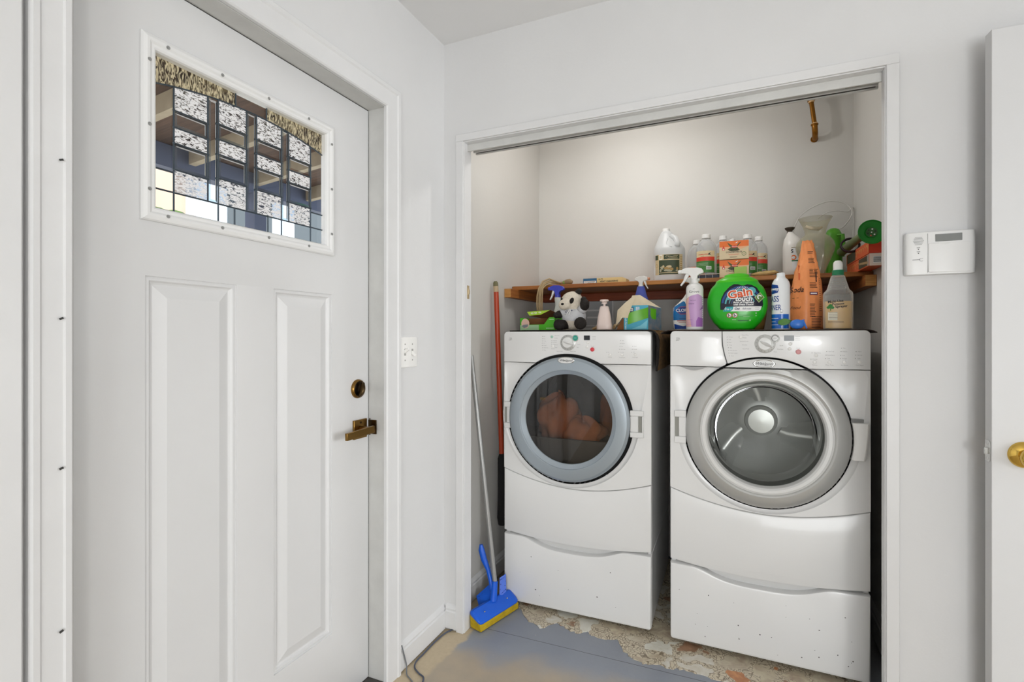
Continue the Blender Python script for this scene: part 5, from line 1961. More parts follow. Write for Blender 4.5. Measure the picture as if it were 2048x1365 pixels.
# ================================================================== THE SHELF
ZSH = 1.513
t = thing('wall_shelf', 'brown wooden shelf on cleats across the closet above the machines', 'shelf', (0, 0, 0))
b = B()
b.b2(XL + .001, .509, 2.555, 2.968, ZSH - .021, ZSH, wood)
b.done('board', t, bev=.003)
for n_, bx in (('side_cleat', (XL + .001, -1.108, 2.455, 2.93, 1.446, ZSH - .0215)), ('side_cleat', (.470, .509, 2.50, 2.93, 1.446, ZSH - .0215))):
    b = B()
    b.b2(*bx, wood3)
    b.b2(bx[0] + .0005, bx[1] - .0005, bx[2] - .0006, bx[2], bx[4] + .0005, bx[5] - .0005, endg)
    b.done(n_, t, bev=.0015)
b = B()
b.b2(-1.107, .469, 2.93, 2.968, 1.446, ZSH - .0215, wood2)
b.done('back_cleat', t, bev=.0015)

# --- bundled beige cord
t = thing('cord_bundle', 'beige bundled cord hanging over the left end of the shelf edge', 'cord', (0, 0, 0))
cm = M('beige_cord', 'b39a72', .6, var=.15, vscale=20)
for k in range(4):
    dx, dy = (k - 1.5) * .0085, (k % 2) * .006
    b = B()
    b.tube([(-.962 + dx * .8, 2.505 + dy, 1.345), (-.967 + dx, 2.505 + dy, 1.40), (-.967 + dx, 2.508 + dy, 1.45), (-.962 + dx * .9, 2.515, 1.492), (-.948 + dx * .6, 2.53 + dy, 1.520 - dx * .8), (-.925 + dx * .4, 2.56 + dy, 1.534 - dx), (-.895, 2.58 + dx, 1.526 - dx * .4), (-.866, 2.59 + dx * .5, 1.521)], .0042, cm, 8)
    b.done('strand', t, sharp=180)
b = B()
b.tube([(-.880, 2.585, 1.523), (-.862, 2.588, 1.5225), (-.845, 2.59, 1.527), (-.826, 2.592, 1.529), (-.812, 2.594, 1.526)], [.006, .009, .0145, .0155, .008], M('plug_tan', '8d7453', .6), 12)
b.done('plug', t, sharp=60)
b = B()
b.tube([(-.861, 2.588, 1.5225), (-.853, 2.589, 1.525)], [.0105, .0128], M('green_strap', '7c9a4a', .6), 14)
b.done('strap', t)

# --- vent brush box
t = thing('brush_box', 'flat blue and tan cardboard box lying on the shelf left of the jug', 'box', (-.668, 2.70, ZSH), 0)
tanb = M('tan_card', 'd8bf85', .6)
blb = M('blue_card', '2d6187', .55)
b = B()
b.b2(-.116, .098, 0, .09, 0, .041, tanb)
b.done('box', t, bev=.001)
b = B()
b.loft([[(.098, .001, .001), (.098, .088, .001), (.098, .088, .040), (.098, .001, .040)], [(.118, .004, .004), (.118, .086, .004), (.118, .086, .032), (.118, .004, .032)]], tanb, True, False, True)
b.done('end_flap', t)
b = B()
b.flat([('rect', -.116, 0, -.040, .041, blb, .0003), ('rect', -.112, .012, -.044, .027, WHITEINK, .0006), ('rect', -.108, .0215, -.050, .0235, INK, .0009), ('rect', -.090, .0155, -.052, .0175, INK, .0009),
        ('text', '10 FT.', -.018, .0335, .0105, INK, .0005, {'bold': .03}), ('text', 'VENT CLEANING', .026, .0215, .0115, INK, .0005, {'bold': .03, 'wide': 1.12}), ('text', 'BRUSH', -.012, .0090, .0115, INK, .0005, {'bold': .03, 'wide': 1.12})], mapflat(0))
b.done('print', t, recalc=False)

# --- large jug
t = thing('jug', 'large white plastic jug with a dark green food label, left of the clear bottles', 'jug', (-.332, 2.72, ZSH))
jm = hazy_mat('jug_plastic', 'e4e6e6', .66, .35)
b = B()
# shoulder of the jug is offset to the left, the grip rises on the right
JW, JD = .0765, .0755
L = []
LV = [(0, .070, .068, 0), (.004, .0755, .074, 0), (.03, JW, JD, 0), (.06, JW, JD, 0), (.064, JW - .002, JD - .002, 0), (.125, JW - .002, JD - .002, 0), (.129, JW, JD, 0), (.165, JW, JD, 0), (.178, .074, .070, 0), (.195, .066, .058, -.003), (.215, .055, .047, -.006), (.235, .043, .037, -.010), (.250, .033, .030, -.013), (.262, .024, .024, -.0155), (.266, .019, .019, -.016)]
for z, hw_, hd_, ox in LV:
    L.append([(ox + hw_ * math.copysign(abs(math.cos(2 * PI * k / 48)) ** .82, math.cos(2 * PI * k / 48)), hd_ * math.copysign(abs(math.sin(2 * PI * k / 48)) ** .82, math.sin(2 * PI * k / 48)), z) for k in range(48)])
b.loft(L, jm, True, True, True)
b.done('jug_body', t, sharp=50)
b = B()
b.tube([(.010, -.030, .236), (.034, -.040, .222), (.046, -.050, .196), (.044, -.060, .176)], [.012, .014, .014, .012], jm, 14)
b.tube([(-.004, -.045, .222), (-.008, -.052, .20), (.0, -.064, .180), (.020, -.070, .174)], [.003, .004, .004, .003], jm, 8)
b.done('handle', t, sharp=180)
b = B()
b.lathe([(.0185, .264), (.0190, .266), (.0190, .279), (.0175, .2805), (.0, .2808)], plas, (-.016, 0, 0), 32)
b.done('cap', t)
b = B()
dg = M('label_olive', '3b4630', .5)
lt = M('label_cream', 'cdbb92', .55)
R_ = .0752
jmap = lambda x, z, l: (JW * math.copysign(abs(math.sin(x / R_)) ** .82, x), -JD * abs(math.cos(x / R_)) ** .82 - l, z)
rnd = random.Random(8)
its = [('rect', -.066, .036, .080, .138, lt, .0005), ('rect', -.066, .112, -.044, .136, dg, .0008), ('rect', -.036, .113, -.020, .136, WHITEINK, .0008), ('rect', -.034, .116, -.022, .133, lt, .001), ('rect', -.013, .113, .056, .136, dg, .0008), ('rect', -.038, .047, .056, .109, dg, .0008), ('rect', -.038, .037, .056, .044, dg, .0008),
       ('rect', .000, .117, .046, .1185, lt, .0012)] + [('poly', ringp(-.002 + .0075 * k_, .127, .0026, .0038, .4 + k_, 4.6 + k_, 10), lt, .0012) for k_ in range(7)] + [('rect', .004, .1225, .040, .1233, lt, .0012), ('ell', -.054, .082, .008, .010, M('label_tan', 'a8894f', .5), .0008), ('ell', -.054, .082, .006, .008, lt, .001)]
for _ in range(16):
    its.append(('ell', rnd.uniform(-.034, .050), rnd.uniform(.050, .078), rnd.uniform(.004, .011), rnd.uniform(.003, .008), rnd.choice((lt, MATS['label_tan'], M('label_grey%d' % _, 'a9a88f', .5))), .001 + .0001 * _))
for i in range(8):
    its.append(('rect', .061, .045 + i * .011, .076, .049 + i * .011, MATS['label_tan'], .001))
for i in range(7):
    its.append(('rect', -.060, .045 + i * .0035, -.046, .0458 + i * .0035, legend, .001))
b.flat(its, jmap, .008)
b.done('label', t, recalc=False)

# --- clear nectar bottles
clr = hazy_mat('clear_bottle_plastic', 'dfe3e6', .16, .12)
neck = hazy_mat('clear_bottle_dense', 'dfe2e4', .5, .2)
nred = M('label_nectar_red', 'd8432f', .45)
ngr = M('label_nectar_green', '3f7a35', .45)
ncr = M('label_nectar_cream', 'dcc99f', .5)
norg = M('label_nectar_orange', 'e8742e', .45)


def nectar(label, loc, rz, r, hgt, variant=0):
    t = thing('nectar_bottle', label, 'bottle', loc, rz, 'clear nectar bottles on the shelf')
    k = hgt / .225
    b = B()
    S = Stack([(0, r * .90, r * .9, 2), (.004, r * .98, r * .98, 2), (.012, r, r, 2), (.125 * k, r, r, 2), (.150 * k, r * .985, r * .985, 2), (.170 * k, r * .90, r * .90, 2), (.186 * k, r * .70, r * .70, 2), (.197 * k, r * .47, r * .47, 2), (.203 * k, r * .40, r * .40, 2), (.207 * k, r * .38, r * .38, 2)])
    S.add(b, clr)
    b.done('bottle', t, sharp=60)
    b = B()
    rc = r * .42
    b.lathe([(rc * 1.06, .205 * k), (rc * 1.08, .2075 * k), (rc * .98, .209 * k), (rc, .2095 * k), (rc, .223 * k), (rc * .92, .225 * k), (.0, .2252 * k)], plas, seg=32)
    b.done('cap', t)
    b = B()
    w_ = r * 1.0
    its = [('rect', -w_, .030, w_, .138 * k, ncr, .0004), ('rect', -w_, .088 * k, w_, .108 * k, nred, .0007), ('rect', -w_, .030, w_, .088 * k, ngr, .0007), ('text', 'HUMMINGBIRD', -.006, .120 * k, .0072, nred, .0008, {'bold': .02}), ('text', 'nectar', -.012, .1125 * k, .0062, INK, .0008),
           ('rect', .006, .045, .030, .060, WHITEINK, .0010), ('poly', [(.012, .118 * k), (.020, .126 * k), (.030, .128 * k), (.022, .122 * k), (.030, .114 * k), (.020, .118 * k)], INK, .0009)]
    for i in range(9):
        its.append(('rect', .008 + i * .0023, .047, .0090 + i * .0023 + (.0006 if i % 3 == 0 else 0), .058, INK, .0013))
    for i in range(3):
        its.append(('rect', -w_ * .9, .064 + .006 * i, w_ * .3, .0646 + .006 * i, WHITEINK, .0010))
    if variant == 1:
        its = [('rect', -w_, .030, w_, .085 * k, norg, .0004), ('rect', -w_ * .5, .050, -w_ * .05, .080 * k, nred, .0007), ('text', '3x', -w_ * .28, .065 * k, .02, WHITEINK, .001)]
    b.flat(its, cyl(r), .006)
    b.done('label', t, recalc=False)
    return t


nectar('clear nectar bottle with red and green label standing in the dark tray', (-.152, 2.675, ZSH + .0045), math.radians(-4), .0485, .222)
nectar('clear bottle with an orange label behind the front nectar bottle, nearest the jug', (-.207, 2.85, ZSH), 0, .050, .232, 1)
nectar('clear nectar bottle rising behind the upper nectar carton', (-.079, 2.80, ZSH), 0, .044, .236)
nectar('clear nectar bottle directly right of the nectar cartons', (.033, 2.735, ZSH), math.radians(8), .046, .222)
nectar('clear nectar bottle farthest right in its group, against the wall', (.086, 2.86, ZSH), math.radians(10), .042, .230)
nectar('small clear bottle, only its cap showing above the upper nectar carton', (-.036, 2.905, ZSH), 0, .034, .236)

# dark tray under the front bottle
t = thing('tray', 'low dark tray with a clear rim under the front nectar bottle', 'tray', (-.150, 2.617, ZSH))
b = B()
b.b2(-.063, .062, -.005, .120, 0, .004, M('tray_dark', '1f2433', .25))
for bx in ((-.063, .062, -.005, -.002), (-.063, .062, .117, .120), (-.063, -.060, -.005, .120), (.059, .062, -.005, .120)):
    b.b2(*bx, .004, .020, MATS['tray_dark'])
b.done('base', t)
b = B()
b.tube([(-.063, -.0035, .024), (.062, -.0035, .024), (.062, .1185, .024), (-.063, .1185, .024), (-.063, -.0035, .024)], .0022, chrome, 8)
for x in (-.03, .0, .03):
    b.tube([(x, -.0055, .002), (x, -.0055, .024)], .0012, chrome, 6)
b.done('rim', t)

# nectar concentrate cartons
nb_t = thing('nectar_carton', 'upper of the two stacked orange and cream nectar cartons', 'carton', (-.026, 2.60, ZSH + .0885), 0, 'stacked nectar cartons')
b = B()
b.b2(-.0635, .0635, 0, .075, 0, .086, M('carton_cream', 'ddc9a5', .5))
b.done('box', nb_t, bev=.0008)
b = B()
hum = M('bird_green', '4c5a35', .5)
b.flat([('rect', -.063, .058, .063, .0857, norg, .0003), ('poly', [(-.063, .058), (-.03, .046), (0, .052), (.03, .046), (.063, .058)], M('carton_peach', 'eeb185', .5), .0004), ('ell', -.045, .048, .006, .007, nred, .0006), ('poly', [(-.051, .050), (-.045, .066), (-.039, .050)], nred, .0006), ('ell', -.045, .047, .003, .004, WHITEINK, .0008),
        ('poly', [(-.030, .080), (-.006, .062), (.010, .060), (.022, .075), (.032, .080), (.018, .062), (.008, .052), (-.004, .050), (-.020, .062)], hum, .0007), ('poly', [(-.028, .046), (-.010, .058), (.012, .058), (.026, .042), (.008, .038), (-.012, .038)], hum, .0006), ('poly', [(.004, .074), (.018, .082), (.012, .074)], WHITEINK, .0009),
        ('ell', .002, .058, .013, .006, nred, .0009), ('text', 'Nectar', .002, .058, .008, WHITEINK, .0012, {'shear': .2}), ('text', 'NECTAR', .0, .041, .011, INK, .0010, {'bold': .02}), ('text', 'CONCENTRATE', .0, .0325, .0095, INK, .0010, {'bold': .02}), ('rect', -.024, .0225, .022, .0235, nred, .0008), ('rect', -.022, .0195, .020, .0203, nred, .0008), ('rect', -.018, .0085, .014, .0105, INK, .0008),
        ('poly', ringp(.043, .023, .0078, .0095, 0, 2 * PI, 24), ngr, .0008), ('text', '12', .043, .023, .006, INK, .0008)], mapflat(0))
b.done('print', nb_t, recalc=False)
copytree(nb_t, (-.0255, 2.603, ZSH), 0, 'lower of the two stacked orange and cream nectar cartons')
t = thing('lime_box', 'small lime green block on the shelf in front of the lower nectar carton', 'box', (.002, 2.575, ZSH))
b = B()
b.b2(-.0265, .0265, 0, .022, 0, .048, M('lime_block', 'a6c864', .6))
b.done('block', t, bev=.002)
# loofah-like lump
t = thing('loofah', 'flat straw-coloured loofah lying on the shelf edge above the green tub', 'loofah', (.103, 2.63, ZSH))
b = B()
rnd = random.Random(2)
L = []
for i in range(13):
    u = -1 + 2 * i / 12
    rr = math.sqrt(max(0.02, 1 - abs(u) ** 3.2))
    L.append([(.058 * u + .002 * math.sin(6 * k + i), .030 * rr * math.cos(2 * PI * k / 20) * (1 + .08 * math.sin(3 * k + i)), .0125 + (.0115 + .002 * math.sin(i * 2.1 + k)) * rr * math.sin(2 * PI * k / 20) + .004 * (u + 1)) for k in range(20)])
b.loft(L, M('straw_fibre', 'd2b378', .9, bump=1, bscale=120, var=.2, vscale=40), True, True, True)
b.done('pad', t, sharp=180)

# --- white handled jug behind the vase
t = thing('jug', 'white round jug with a dark pouring spout behind the glass vase', 'jug', (.242, 2.80, ZSH))
b = B()
Stack([(0, .048, .048, 2.4), (.004, .052, .052, 2.4), (.150, .052, .052, 2.3), (.170, .050, .050, 2.2), (.195, .038, .038, 2), (.215, .022, .024, 2), (.230, .014, .014, 2)]).add(b, wht)
for v in b.bm.verts:
    v.co.x -= .020 * max(0, (v.co.z - .17) / .06)
b.done('jug_body', t, sharp=60)
b = B()
b.lathe([(.013, .225), (.012, .236), (.021, .246), (.022, .252), (.020, .2525), (.010, .240)], M('dark_spout', '4a4036', .4, metal=.4), (-.022, 0, 0), 28)
b.done('spout', t)
b = B()
its = [('rect', -.050, .040, .050, .150, cw, .0004), ('rect', -.048, .146, .040, .149, M('label_gold', '8a7a52', .5), .0007), ('text', 'S', -.016, .130, .024, INK, .0008, {'bold': .03}), ('poly', [(-.048, .066), (-.030, .072), (-.030, .104), (-.040, .100), (-.048, .086)], M('label_food', 'c28a4a', .5), .0007), ('rect', -.022, .082, .01, .088, MATS['dark_green_plastic'], .0007), ('ell', -.01, .10, .012, .012, norg, .0007), ('ell', -.01, .10, .007, .007, cw, .001), ('rect', -.040, .052, -.028, .058, INK, .0007)]
b.flat(its, cyl(.0525), .006)
b.done('label', t, recalc=False)

# --- glass vase
t = thing('vase', 'clear glass vase with a flared lip standing behind the orange bag', 'vase', (.311, 2.665, ZSH))
vg = hazy_mat('vase_glass', 'c6c0a4', .13, .08, .5)
b = B()
b.lathe([(.0, .004), (.030, .003), (.034, .0), (.036, .004), (.044, .030), (.062, .075), (.075, .110), (.0785, .130), (.074, .152), (.058, .174), (.043, .184), (.0405, .190), (.043, .205), (.052, .232), (.066, .258), (.068, .261), (.064, .260), (.050, .233), (.0405, .206), (.037, .190), (.040, .181), (.056, .170), (.071, .150), (.0755, .130), (.072, .110), (.058, .072), (.040, .030), (.030, .010), (.0, .008)], vg, seg=56, c0=False, c1=False)
b.done('glass', t, sharp=60)
b = B()
b.tube([(-.04, -.03, .222), (-.02, -.035, .212), (.01, -.03, .206), (.022, -.02, .215)], [.006, .008, .008, .006], M('cream_stick', 'd8cbb0', .6), 10)
b.done('pale_stick', t)

# --- watering can
t = thing('watering_can', 'green plastic watering can with a round rose at the right end of the shelf', 'watering can', (0, 0, 0))
wg = M('can_green', '4f9a22', .4)
wgd = M('rose_green', '0f7a1c', .35)
wgo = M('spout_olive', '7a8660', .4)
b = B()
Stack([(0, .030, .045, 3), (.004, .034, .05, 3), (.10, .036, .052, 3), (.17, .034, .050, 3), (.215, .032, .046, 2.8), (.235, .024, .030, 2.4), (.242, .014, .018, 2)]).add(b, wg, c=(0, 0))
b.xform(Matrix.Translation((.408, 2.855, ZSH)))
b.done('can_body', t, sharp=60)
b = B()
b.tube([(.418, 2.80, 1.715), (.436, 2.785, 1.712), (.440, 2.785, 1.66), (.438, 2.79, 1.61)], [.006, .008, .008, .006], wg, 10)
b.done('handle', t)
sp0, sp1 = Vector((.432, 2.79, 1.632)), Vector((.452, 2.335, 1.636))
b = B()
b.tube([sp0, sp0.lerp(sp1, .4) + Vector((.006, 0, .010)), sp0.lerp(sp1, .8) + Vector((.002, 0, .010)), sp1 + Vector((0, .012, 0))], [.020, .018, .015, .014], wgo, 20)
sp = b.done('spout', t, sharp=60)
for u in (.35, .55, .7):
    p = sp0.lerp(sp1, u) + Vector((.005, 0, .010))
    b = B()
    b.tube([p + Vector((0, .003, 0)), p - Vector((0, .003, 0))], .0185 - .004 * u, wgo, 20)
    b.done('rib', sp)
b = B()
b.lathe([(.014, .028), (.020, .020), (.040, .004), (.0465, -.002), (.0470, -.005), (.0450, -.0055), (.043, -.002), (.020, .005), (.0185, .003), (.0, .002)], wgd, (0, 0, 0), 48, 'y')
for v in b.bm.verts:
    pass
rose = b.done('rose', t, loc=(.4555, 2.315, 1.634), rot=(math.radians(-6), 0, math.radians(6)))
b = B()
its = [('ell', .0, .0, .0195, .0195, M('rose_plate', '2f5a2a', .5), .0)]
for k in range(6):
    a = k * PI / 3 + .3
    its.append(('ell', .0125 * math.cos(a), .0125 * math.sin(a), .0030, .0024, (INK, plas, INK, INK, nred, plas)[k], .0005))
its.append(('ell', 0, 0, .0025, .002, plas, .0005))
b.flat(its, mapflat(.0015))
b.done('rose_holes', rose, recalc=False)
b = B()
lp_ = []
for k in range(17):
    a = 2 * PI * k / 16
    lp_.append((.434 + .034 * math.cos(a), 2.60 + .01 * math.sin(a), 1.632 + .030 * math.sin(a)))
b.tube(lp_, .0045, M('dark_strap', '33212a', .6), 8, flat=1.8)
b.done('strap', t)

# --- two long boxes of fire logs
fo = M('box_orange', 'e0643a', .5)
fr_ = M('box_red', 'cf3a1c', .5)
fc = M('box_cream', 'dcc9bb', .5)
for nm, z, lab, endm in (('lower', ZSH, 'lower long orange box with a barcode end under the red-ended box', fc), ('upper', ZSH + .0485, 'upper long orange box with a plain red end under the watering can spout', fr_)):
    t = thing('long_box', lab, 'box', (.482 if nm == 'lower' else .480, 2.365, z), math.radians(1.2))
    b = B()
    b.b2(-.0245, .0245, 0, .395, 0, .0475, fo)
    b.b2(-.0243, .0243, -.0006, 0, .0002, .0473, endm)
    b.done('box', t)
    b = B()
    sidem = lambda x, y, l: (-.0245 - l, x, y)
    rnd = random.Random(6 if nm == 'lower' else 7)
    gold = M('box_gold_' + nm, 'e6b46a', .5)
    its = []
    for i in range(11):
        x = .03 + .03 * i
        its.append(('poly', ringp(x, .024, .008, .012, rnd.uniform(0, 2), rnd.uniform(3, 5), 10), gold, .0004))
    if nm == 'lower':
        its += [('rect', .010, .004, .17, .044, M('box_photo', '4c4436', .5), .0006), ('poly', [(.02, .010), (.16, .022), (.16, .030), (.02, .020)], MATS['pale_wood'], .0008), ('rect', .004, .002, .03, .045, M('box_grey', 'a9a49b', .5), .0007)]
    else:
        its += [('rect', .006, .006, .012, .042, gold, .0006), ('rect', .22, .004, .38, .044, MATS['box_photo'], .0006)]
    b.flat(its, lambda x, z_, l: (-.0245 - l, x, z_))
    if nm == 'lower':
        bc = [('rect', -.012, .010, .014, .036, WHITEINK, .0008)]
        for i in range(11):
            bc.append(('rect', -.0115, .012 + i * .0021, .0135, .0128 + i * .0021 + (.0006 if i % 3 else 0), INK, .0011))
        b.flat(bc, mapflat(-.0006))
    b.done('print', t, recalc=False)

# --- clear tubing loop on the wall
t = thing('tubing', 'thin clear tubing looping up the wall above the glass vase', 'tubing', (0, 0, 0))
tm = M('clear_tubing', 'd6d4cf', .25)


def smooth_path(P, n=8):
    out = []
    P = [Vector(p) for p in P]
    for i in range(len(P) - 1):
        p0, p1, p2, p3 = P[max(i - 1, 0)], P[i], P[i + 1], P[min(i + 2, len(P) - 1)]
        for k in range(n):
            u = k / n
            out.append(.5 * ((2 * p1) + (p2 - p0) * u + (2 * p0 - 5 * p1 + 4 * p2 - p3) * u * u + (3 * p1 - p0 - 3 * p2 + p3) * u ** 3))
    out.append(P[-1])
    return out


b = B()
b.tube(smooth_path([(.235, 2.86, 1.745), (.269, 2.89, 1.83), (.327, 2.90, 1.877), (.401, 2.91, 1.901), (.463, 2.91, 1.884), (.492, 2.90, 1.840), (.480, 2.90, 1.80), (.462, 2.93, 1.775), (.448, 2.945, 1.768)]), .0028, tm, 8)
b.done('loop', t, sharp=180)
b = B()
b.tube(smooth_path([(.352, 2.90, 1.820), (.385, 2.90, 1.843), (.430, 2.90, 1.850), (.474, 2.90, 1.842), (.497, 2.905, 1.860), (.5025, 2.92, 1.835), (.5035, 2.93, 1.79), (.503, 2.94, 1.70)]), .0028, tm, 8)
b.done('loop', t, sharp=180)

# --- gas pipe stub
t = thing('gas_pipe', 'short brown brass pipe with an elbow on the closet back wall near the header', 'pipe', (0, 0, 0))
b = B()
b.tube(smooth_path([(.345, 2.972, 2.235), (.343, 2.945, 2.238), (.340, 2.915, 2.25), (.337, 2.902, 2.268), (.336, 2.900, 2.285)], 5), [.013] * 21, pipeb, 16)
el = b.done('elbow', t, sharp=60)
b = B()
b.tube([(.336, 2.900, 2.281), (.336, 2.9, 2.287)], .0165, pipeb, 20)
b.tube([(.343, 2.966, 2.236), (.343, 2.9705, 2.236)], .017, pipeb, 20)
b.done('collar', el)
b = B()
b.tube([(.336, 2.900, 2.286), (.322, 2.900, 2.400)], .0105, pipeb, 16)
b.done('riser', t)
b = B()
b.tube([(.3215, 2.9, 2.403), (.320, 2.9, 2.415)], [.0165, .0165], pipeb, 20)
b.tube([(.320, 2.9, 2.415), (.315, 2.9, 2.474)], .0105, pipeb, 16)
b.done('upper_coupling', t)
for z0, z1, r in ((2.396, 2.403, .0135), (2.2865, 2.292, .0135)):
    b = B()
    u0, u1 = (z0 - 2.286) / .114, (z1 - 2.286) / .114
    b.tube([(.336 - .014 * u0, 2.9, z0), (.336 - .014 * u1, 2.9, z1)], r, pipel, 16)
    b.done('joint_tape', t)

# --- washer outlet box low on the back wall
t = thing('outlet_box', 'white plastic washer outlet box on the closet wall between the toy panda and the shelf', 'outlet box', (-.775, 2.970, 1.375))
b = B()
for bx in ((-.10, .10, .07, .08), (-.10, .10, -.08, -.07), (-.10, -.09, -.07, .07), (.09, .10, -.07, .07)):
    b.b2(bx[0], bx[1], -.014, 0, bx[2], bx[3], enam2)
b.b2(-.09, .09, -.003, -.001, -.07, .07, M('outlet_back', 'b8babb', .5))
b.b2(-.06, .05, -.010, -.003, .012, .022, enam2)
b.b2(-.06, .05, -.010, -.003, -.030, -.020, enam2)
b.done('frame', t, bev=.002)

# ================================================================== BROOM, MOP, WALL FITTINGS
t = thing('broom', 'orange-handled broom with a black lower end standing between the dryer and the closet wall', 'broom', (0, 0, 0))
redp = M('orange_red_paint', 'b5401c', .35, var=.2, vscale=8)
b = B()
b.tube([(-1.118, 2.296, 1.47), (-1.1005, 2.3245, .64)], [.0125, .0125], redp, 16)
b.done('handle', t)
b = B()
b.tube([(-1.120, 2.293, 1.515), (-1.1197, 2.2935, 1.508), (-1.119, 2.294, 1.49)], [.007, .012, .0128], M('olive_cap', '6f6a4a', .6), 16)
b.done('cap', t)
b = B()
b.tube([(-1.119, 2.294, 1.491), (-1.118, 2.296, 1.462)], .0130, M('tan_tape', 'bfa888', .7), 16)
b.done('tape', t)
b = B()
b.tube([(-1.1005, 2.3245, .645), (-1.100, 2.325, .635), (-1.100, 2.325, .62), (-1.099, 2.326, .45), (-1.098, 2.327, .32), (-1.098, 2.327, .285)], [.0128, .016, .020, .021, .026, .020], M('black_bristle', '100f0e', .8, bump=.6, bscale=120), 12)
b.done('lower_end', t)

t = thing('sponge_mop', 'blue sponge mop with a yellow sponge leaning in the closet corner beside the dryer', 'mop', (-.985, 1.872, 0.0035), 0)
mb = M('mop_blue', '1760d8', .32)
mbd = M('mop_blue_holes', '0d3f9a', .5)
yel = M('yellow_sponge', 'c9a91c', .95, bump=1, bscale=140, var=.25, vscale=40)
th_ = math.atan2(.247, .071)
RM = Matrix.Rotation(th_, 4, 'Z')        # local x runs along the head; local +y points left/back
b = B()
LN = .256
L = []
for y, z in ((0, .0), (0, .026), (.010, .034), (.060, .058), (.066, .050), (.064, .006), (.058, 0)):
    L.append([(x, y, z) for x in (.004, LN - .004)])
b.loft([[r[0] for r in L], [r[1] for r in L]], yel, True, True, True)
b.xform(RM)
b.done('sponge', t, bev=.004)
b = B()
A1 = [(0, .002, .028), (0, .001, .036), (0, .010, .046), (0, .052, .072), (0, .066, .070), (0, .068, .056)]
rows = []
for x, s_ in ((0, .6), (.006, .92), (.02, 1), (LN - .02, 1), (LN - .006, .92), (LN, .6)):
    c_ = Vector((0, .035, .048))
    rows.append([(x, c_.y + (p[1] - c_.y) * s_, c_.z + (p[2] - c_.z) * s_) for p in A1])
b.loft(rows, mb, True, True, True)
b.xform(RM)
hd_ = b.done('head', t, bev=.003)
for x in (.055, LN - .055):
    b = B()
    b.ball((x, .026, .058), (.005, .004, .003), chrome, 10, 8)
    b.xform(RM)
    b.done('rivet', hd_)
for Q in ([(-1.087, 2.03, .063), (-1.021, 2.05, .128), (-1.0013, 2.02, .064), (-1.030, 1.965, .030)], [(-.9985, 2.088, .1375), (-.9724, 2.098, .157), (-.9653, 2.088, .0833), (-.985, 2.058, .062)]):
    Q = [Vector(q) - Vector((-.985, 1.872, .0035)) for q in Q]
    nn = (Q[1] - Q[0]).cross(Q[3] - Q[0]).normalized()
    if nn.y > 0:
        nn = -nn
    b = B()
    b.loft([[q + nn * .0015 for q in Q], [q - nn * .0015 for q in Q]], mb, True, True, True)
    for i in range(4):
        for j in range(4):
            u, v = .16 + .22 * i + (.06 if j % 2 else 0), .14 + .24 * j
            p = Q[0].lerp(Q[1], u).lerp(Q[3].lerp(Q[2], u), v) + nn * .0016
            b.ball(p, .0026, mbd, 8, 6)
    b.done('wringer_plate', hd_)
b = B()
loc0 = Vector((-.985, 1.872, .0035))
P0, P1 = Vector((-.995, 2.03, .150)), Vector((-1.1325, 2.064, 1.15))
hb = RM @ Vector((.135, .050, .066))
b.tube([hb, hb.lerp(P0 - loc0, .5), P0 - loc0], [.017, .015, .0135], mb, 16)
b.done('socket', t)
b = B()
b.tube([P0 - loc0 - Vector((-.002, 0, .02)), P1 - loc0], .0105, M('grey_tube', 'a3a3a1', .35, metal=.5), 18)
b.done('pole', t)
b = B()
q = [Vector((-1.066, 2.035, .298)), Vector((-1.064, 2.035, .275)), Vector((-1.052, 2.035, .235)), Vector((-1.030, 2.035, .190)), Vector((-1.016, 2.03, .150)), Vector((-1.000, 2.02, .105))]
b.tube([p - loc0 for p in q], [.008, .014, .0145, .010, .010, .011], mb, 14)
b.done('lever', t)

# --- light switch
t = thing('light_switch', 'white double toggle light switch on the left wall beside the entry door casing', 'light switch', (XL, 1.5905, 1.179), PI / 2)
b = B()
b.plate(rrect(-.0585, -.0575, .0585, .0575, .004), -.006, 0, plas, bev=.004)
b.done('plate', t)
for x, up in ((-.023, 1), (.023, -1)):
    b = B()
    b.loft([[(x - .0045, -.006, up * -.004), (x + .0045, -.006, up * -.004), (x + .0045, -.006, up * .010), (x - .0045, -.006, up * .010)], [(x - .0035, -.024, up * .009), (x + .0035, -.024, up * .009), (x + .0035, -.022, up * .017), (x - .0035, -.022, up * .017)]], plas, True, False, True)
    tg = b.done('toggle', t, bev=.0012)
    b = B()
    b.flat([('rect', x - .0055, -.012, x + .0055, .012, M('switch_slot', 'a9a8a4', .5), .0)], mapflat(-.0062))
    b.done('slot', tg, recalc=False)
    for z in (-.030, .030):
        b = B()
        b.lathe([(.003, 0), (.0028, -.0008), (.0, -.001)], M('switch_screw', '9d9b96', .4), (x, -.006, z), 12, 'y')
        b.done('screw', t)

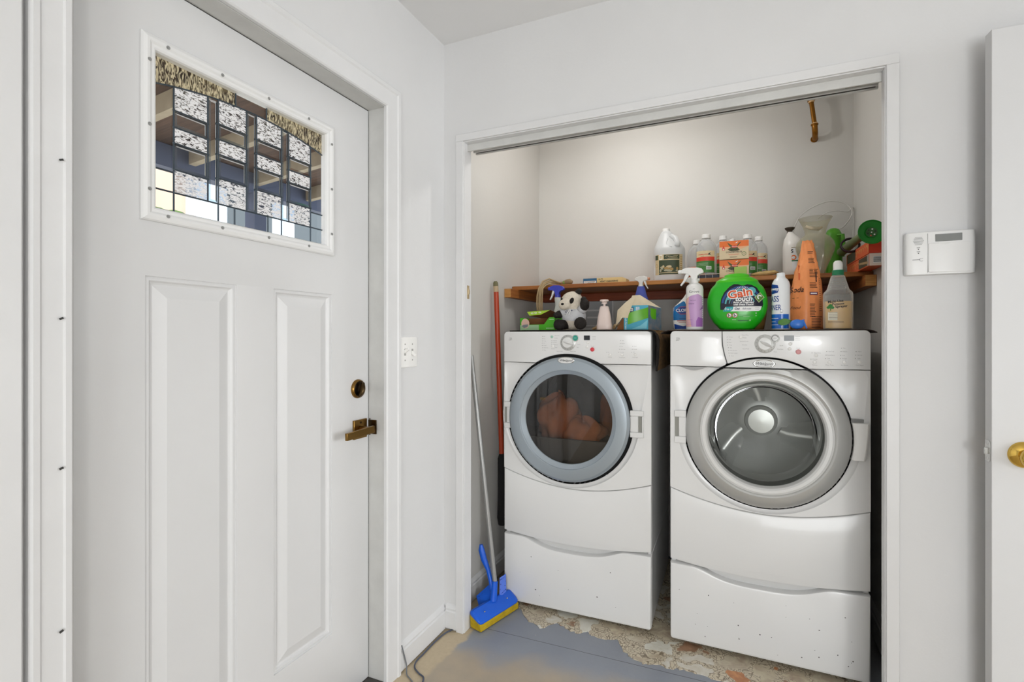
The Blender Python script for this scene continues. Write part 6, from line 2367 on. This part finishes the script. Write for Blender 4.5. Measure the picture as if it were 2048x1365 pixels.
# --- alarm keypad
t = thing('alarm_keypad', 'white alarm keypad with a small grey screen on the wall right of the closet', 'keypad', (.5225, 1.85, 1.4785))
b = B()
Stack([(-.0615, .077, .026, 6), (-.060, .080, .028, 6), (-.03, .081, .0295, 6), (.03, .081, .0295, 6), (.060, .080, .028, 6), (.0615, .077, .026, 6)], smooth=False).add(b, enam2, 64)
for v in b.bm.verts:
    v.co.y = min(v.co.y, 0)
kb = b.done('housing', t, sharp=30)
b = B()
b.plate(rrect(-.081, -.052, -.077, .052, .0015, 2), -.012, 0, enam2)
b.done('side_lip', t)
b = B()
b.plate(rrect(-.029, -.056, .066, .028, .004), -.0315, -.028, enam2, bev=.0012)
b.plate([(.008 + .013 * math.cos(a), .028 + .006 * math.sin(a)) for a in [PI + PI * i / 10 for i in range(11)]], -.0318, -.031, silver2)
b.done('flap', t)
b = B()
b.plate(rrect(-.013, .0315, .0475, .0525, .001, 2), -.0300, -.026, M('keypad_screen', '7d7f7d', .25))
b.done('screen', t)
b = B()
its = []
for i in range(7):
    ww = .013 - .0016 * abs(i - 3)
    its.append(('rect', -.052 - ww, .046 - .0035 * i, -.052 + ww, .0472 - .0035 * i, legend, 0))
b.flat(its, mapflat(-.0297))
b.done('speaker_slots', t, recalc=False)
b = B()
b.flat([('rect', -.056, .0160, -.048, .0172, ledm, 0), ('ell', -.052, .012, .0014, .0014, ledm, 0), ('rect', -.056, .0045, -.048, .0057, ledm, 0), ('ell', -.052, .0005, .0014, .0014, ledm, 0), ('poly', ringp(-.045, -.018, .0042, .0048, .6, 5.5, 16), ledm, 0), ('rect', -.066, -.0185, -.048, -.0172, ledm, 0)], mapflat(-.0298))
b.done('indicators', t, recalc=False)
b = B()
b.b2(-.0305, -.0298, -.0300, -.020, -.056, .056, legend)
b.done('panel_seam', t)

# --- cables on the floor
t = tag(B().tube(smooth_path([(-1.075, 1.895, .004), (-1.0896, 1.870, .004), (-1.1034, 1.8473, .004), (-1.118, 1.812, .004), (-1.124, 1.7489, .004), (-1.1225, 1.6604, .004), (-1.121, 1.6106, .004), (-1.105, 1.5776, .004), (-1.072, 1.5571, .004), (-1.0446, 1.5456, .004), (-1.03, 1.515, .004)]), .0028, M('blue_grey_cable', '4f5668', .5), 8).done('cable', sharp=180),
        'thin blue grey cable lying on the floor along the left baseboard', 'cable')
t = tag(B().tube(smooth_path([(-1.1300, 1.532, .105), (-1.1285, 1.537, .085), (-1.128, 1.552, .040), (-1.126, 1.556, .018), (-1.110, 1.535, .0032), (-1.085, 1.520, .0032), (-1.06, 1.500, .0032), (-1.055, 1.44, .0032)]), .0024, M('grey_cable', '75787c', .5), 8).done('cable', sharp=180),
        'short grey cable coming off the baseboard end beside the door casing', 'cable')
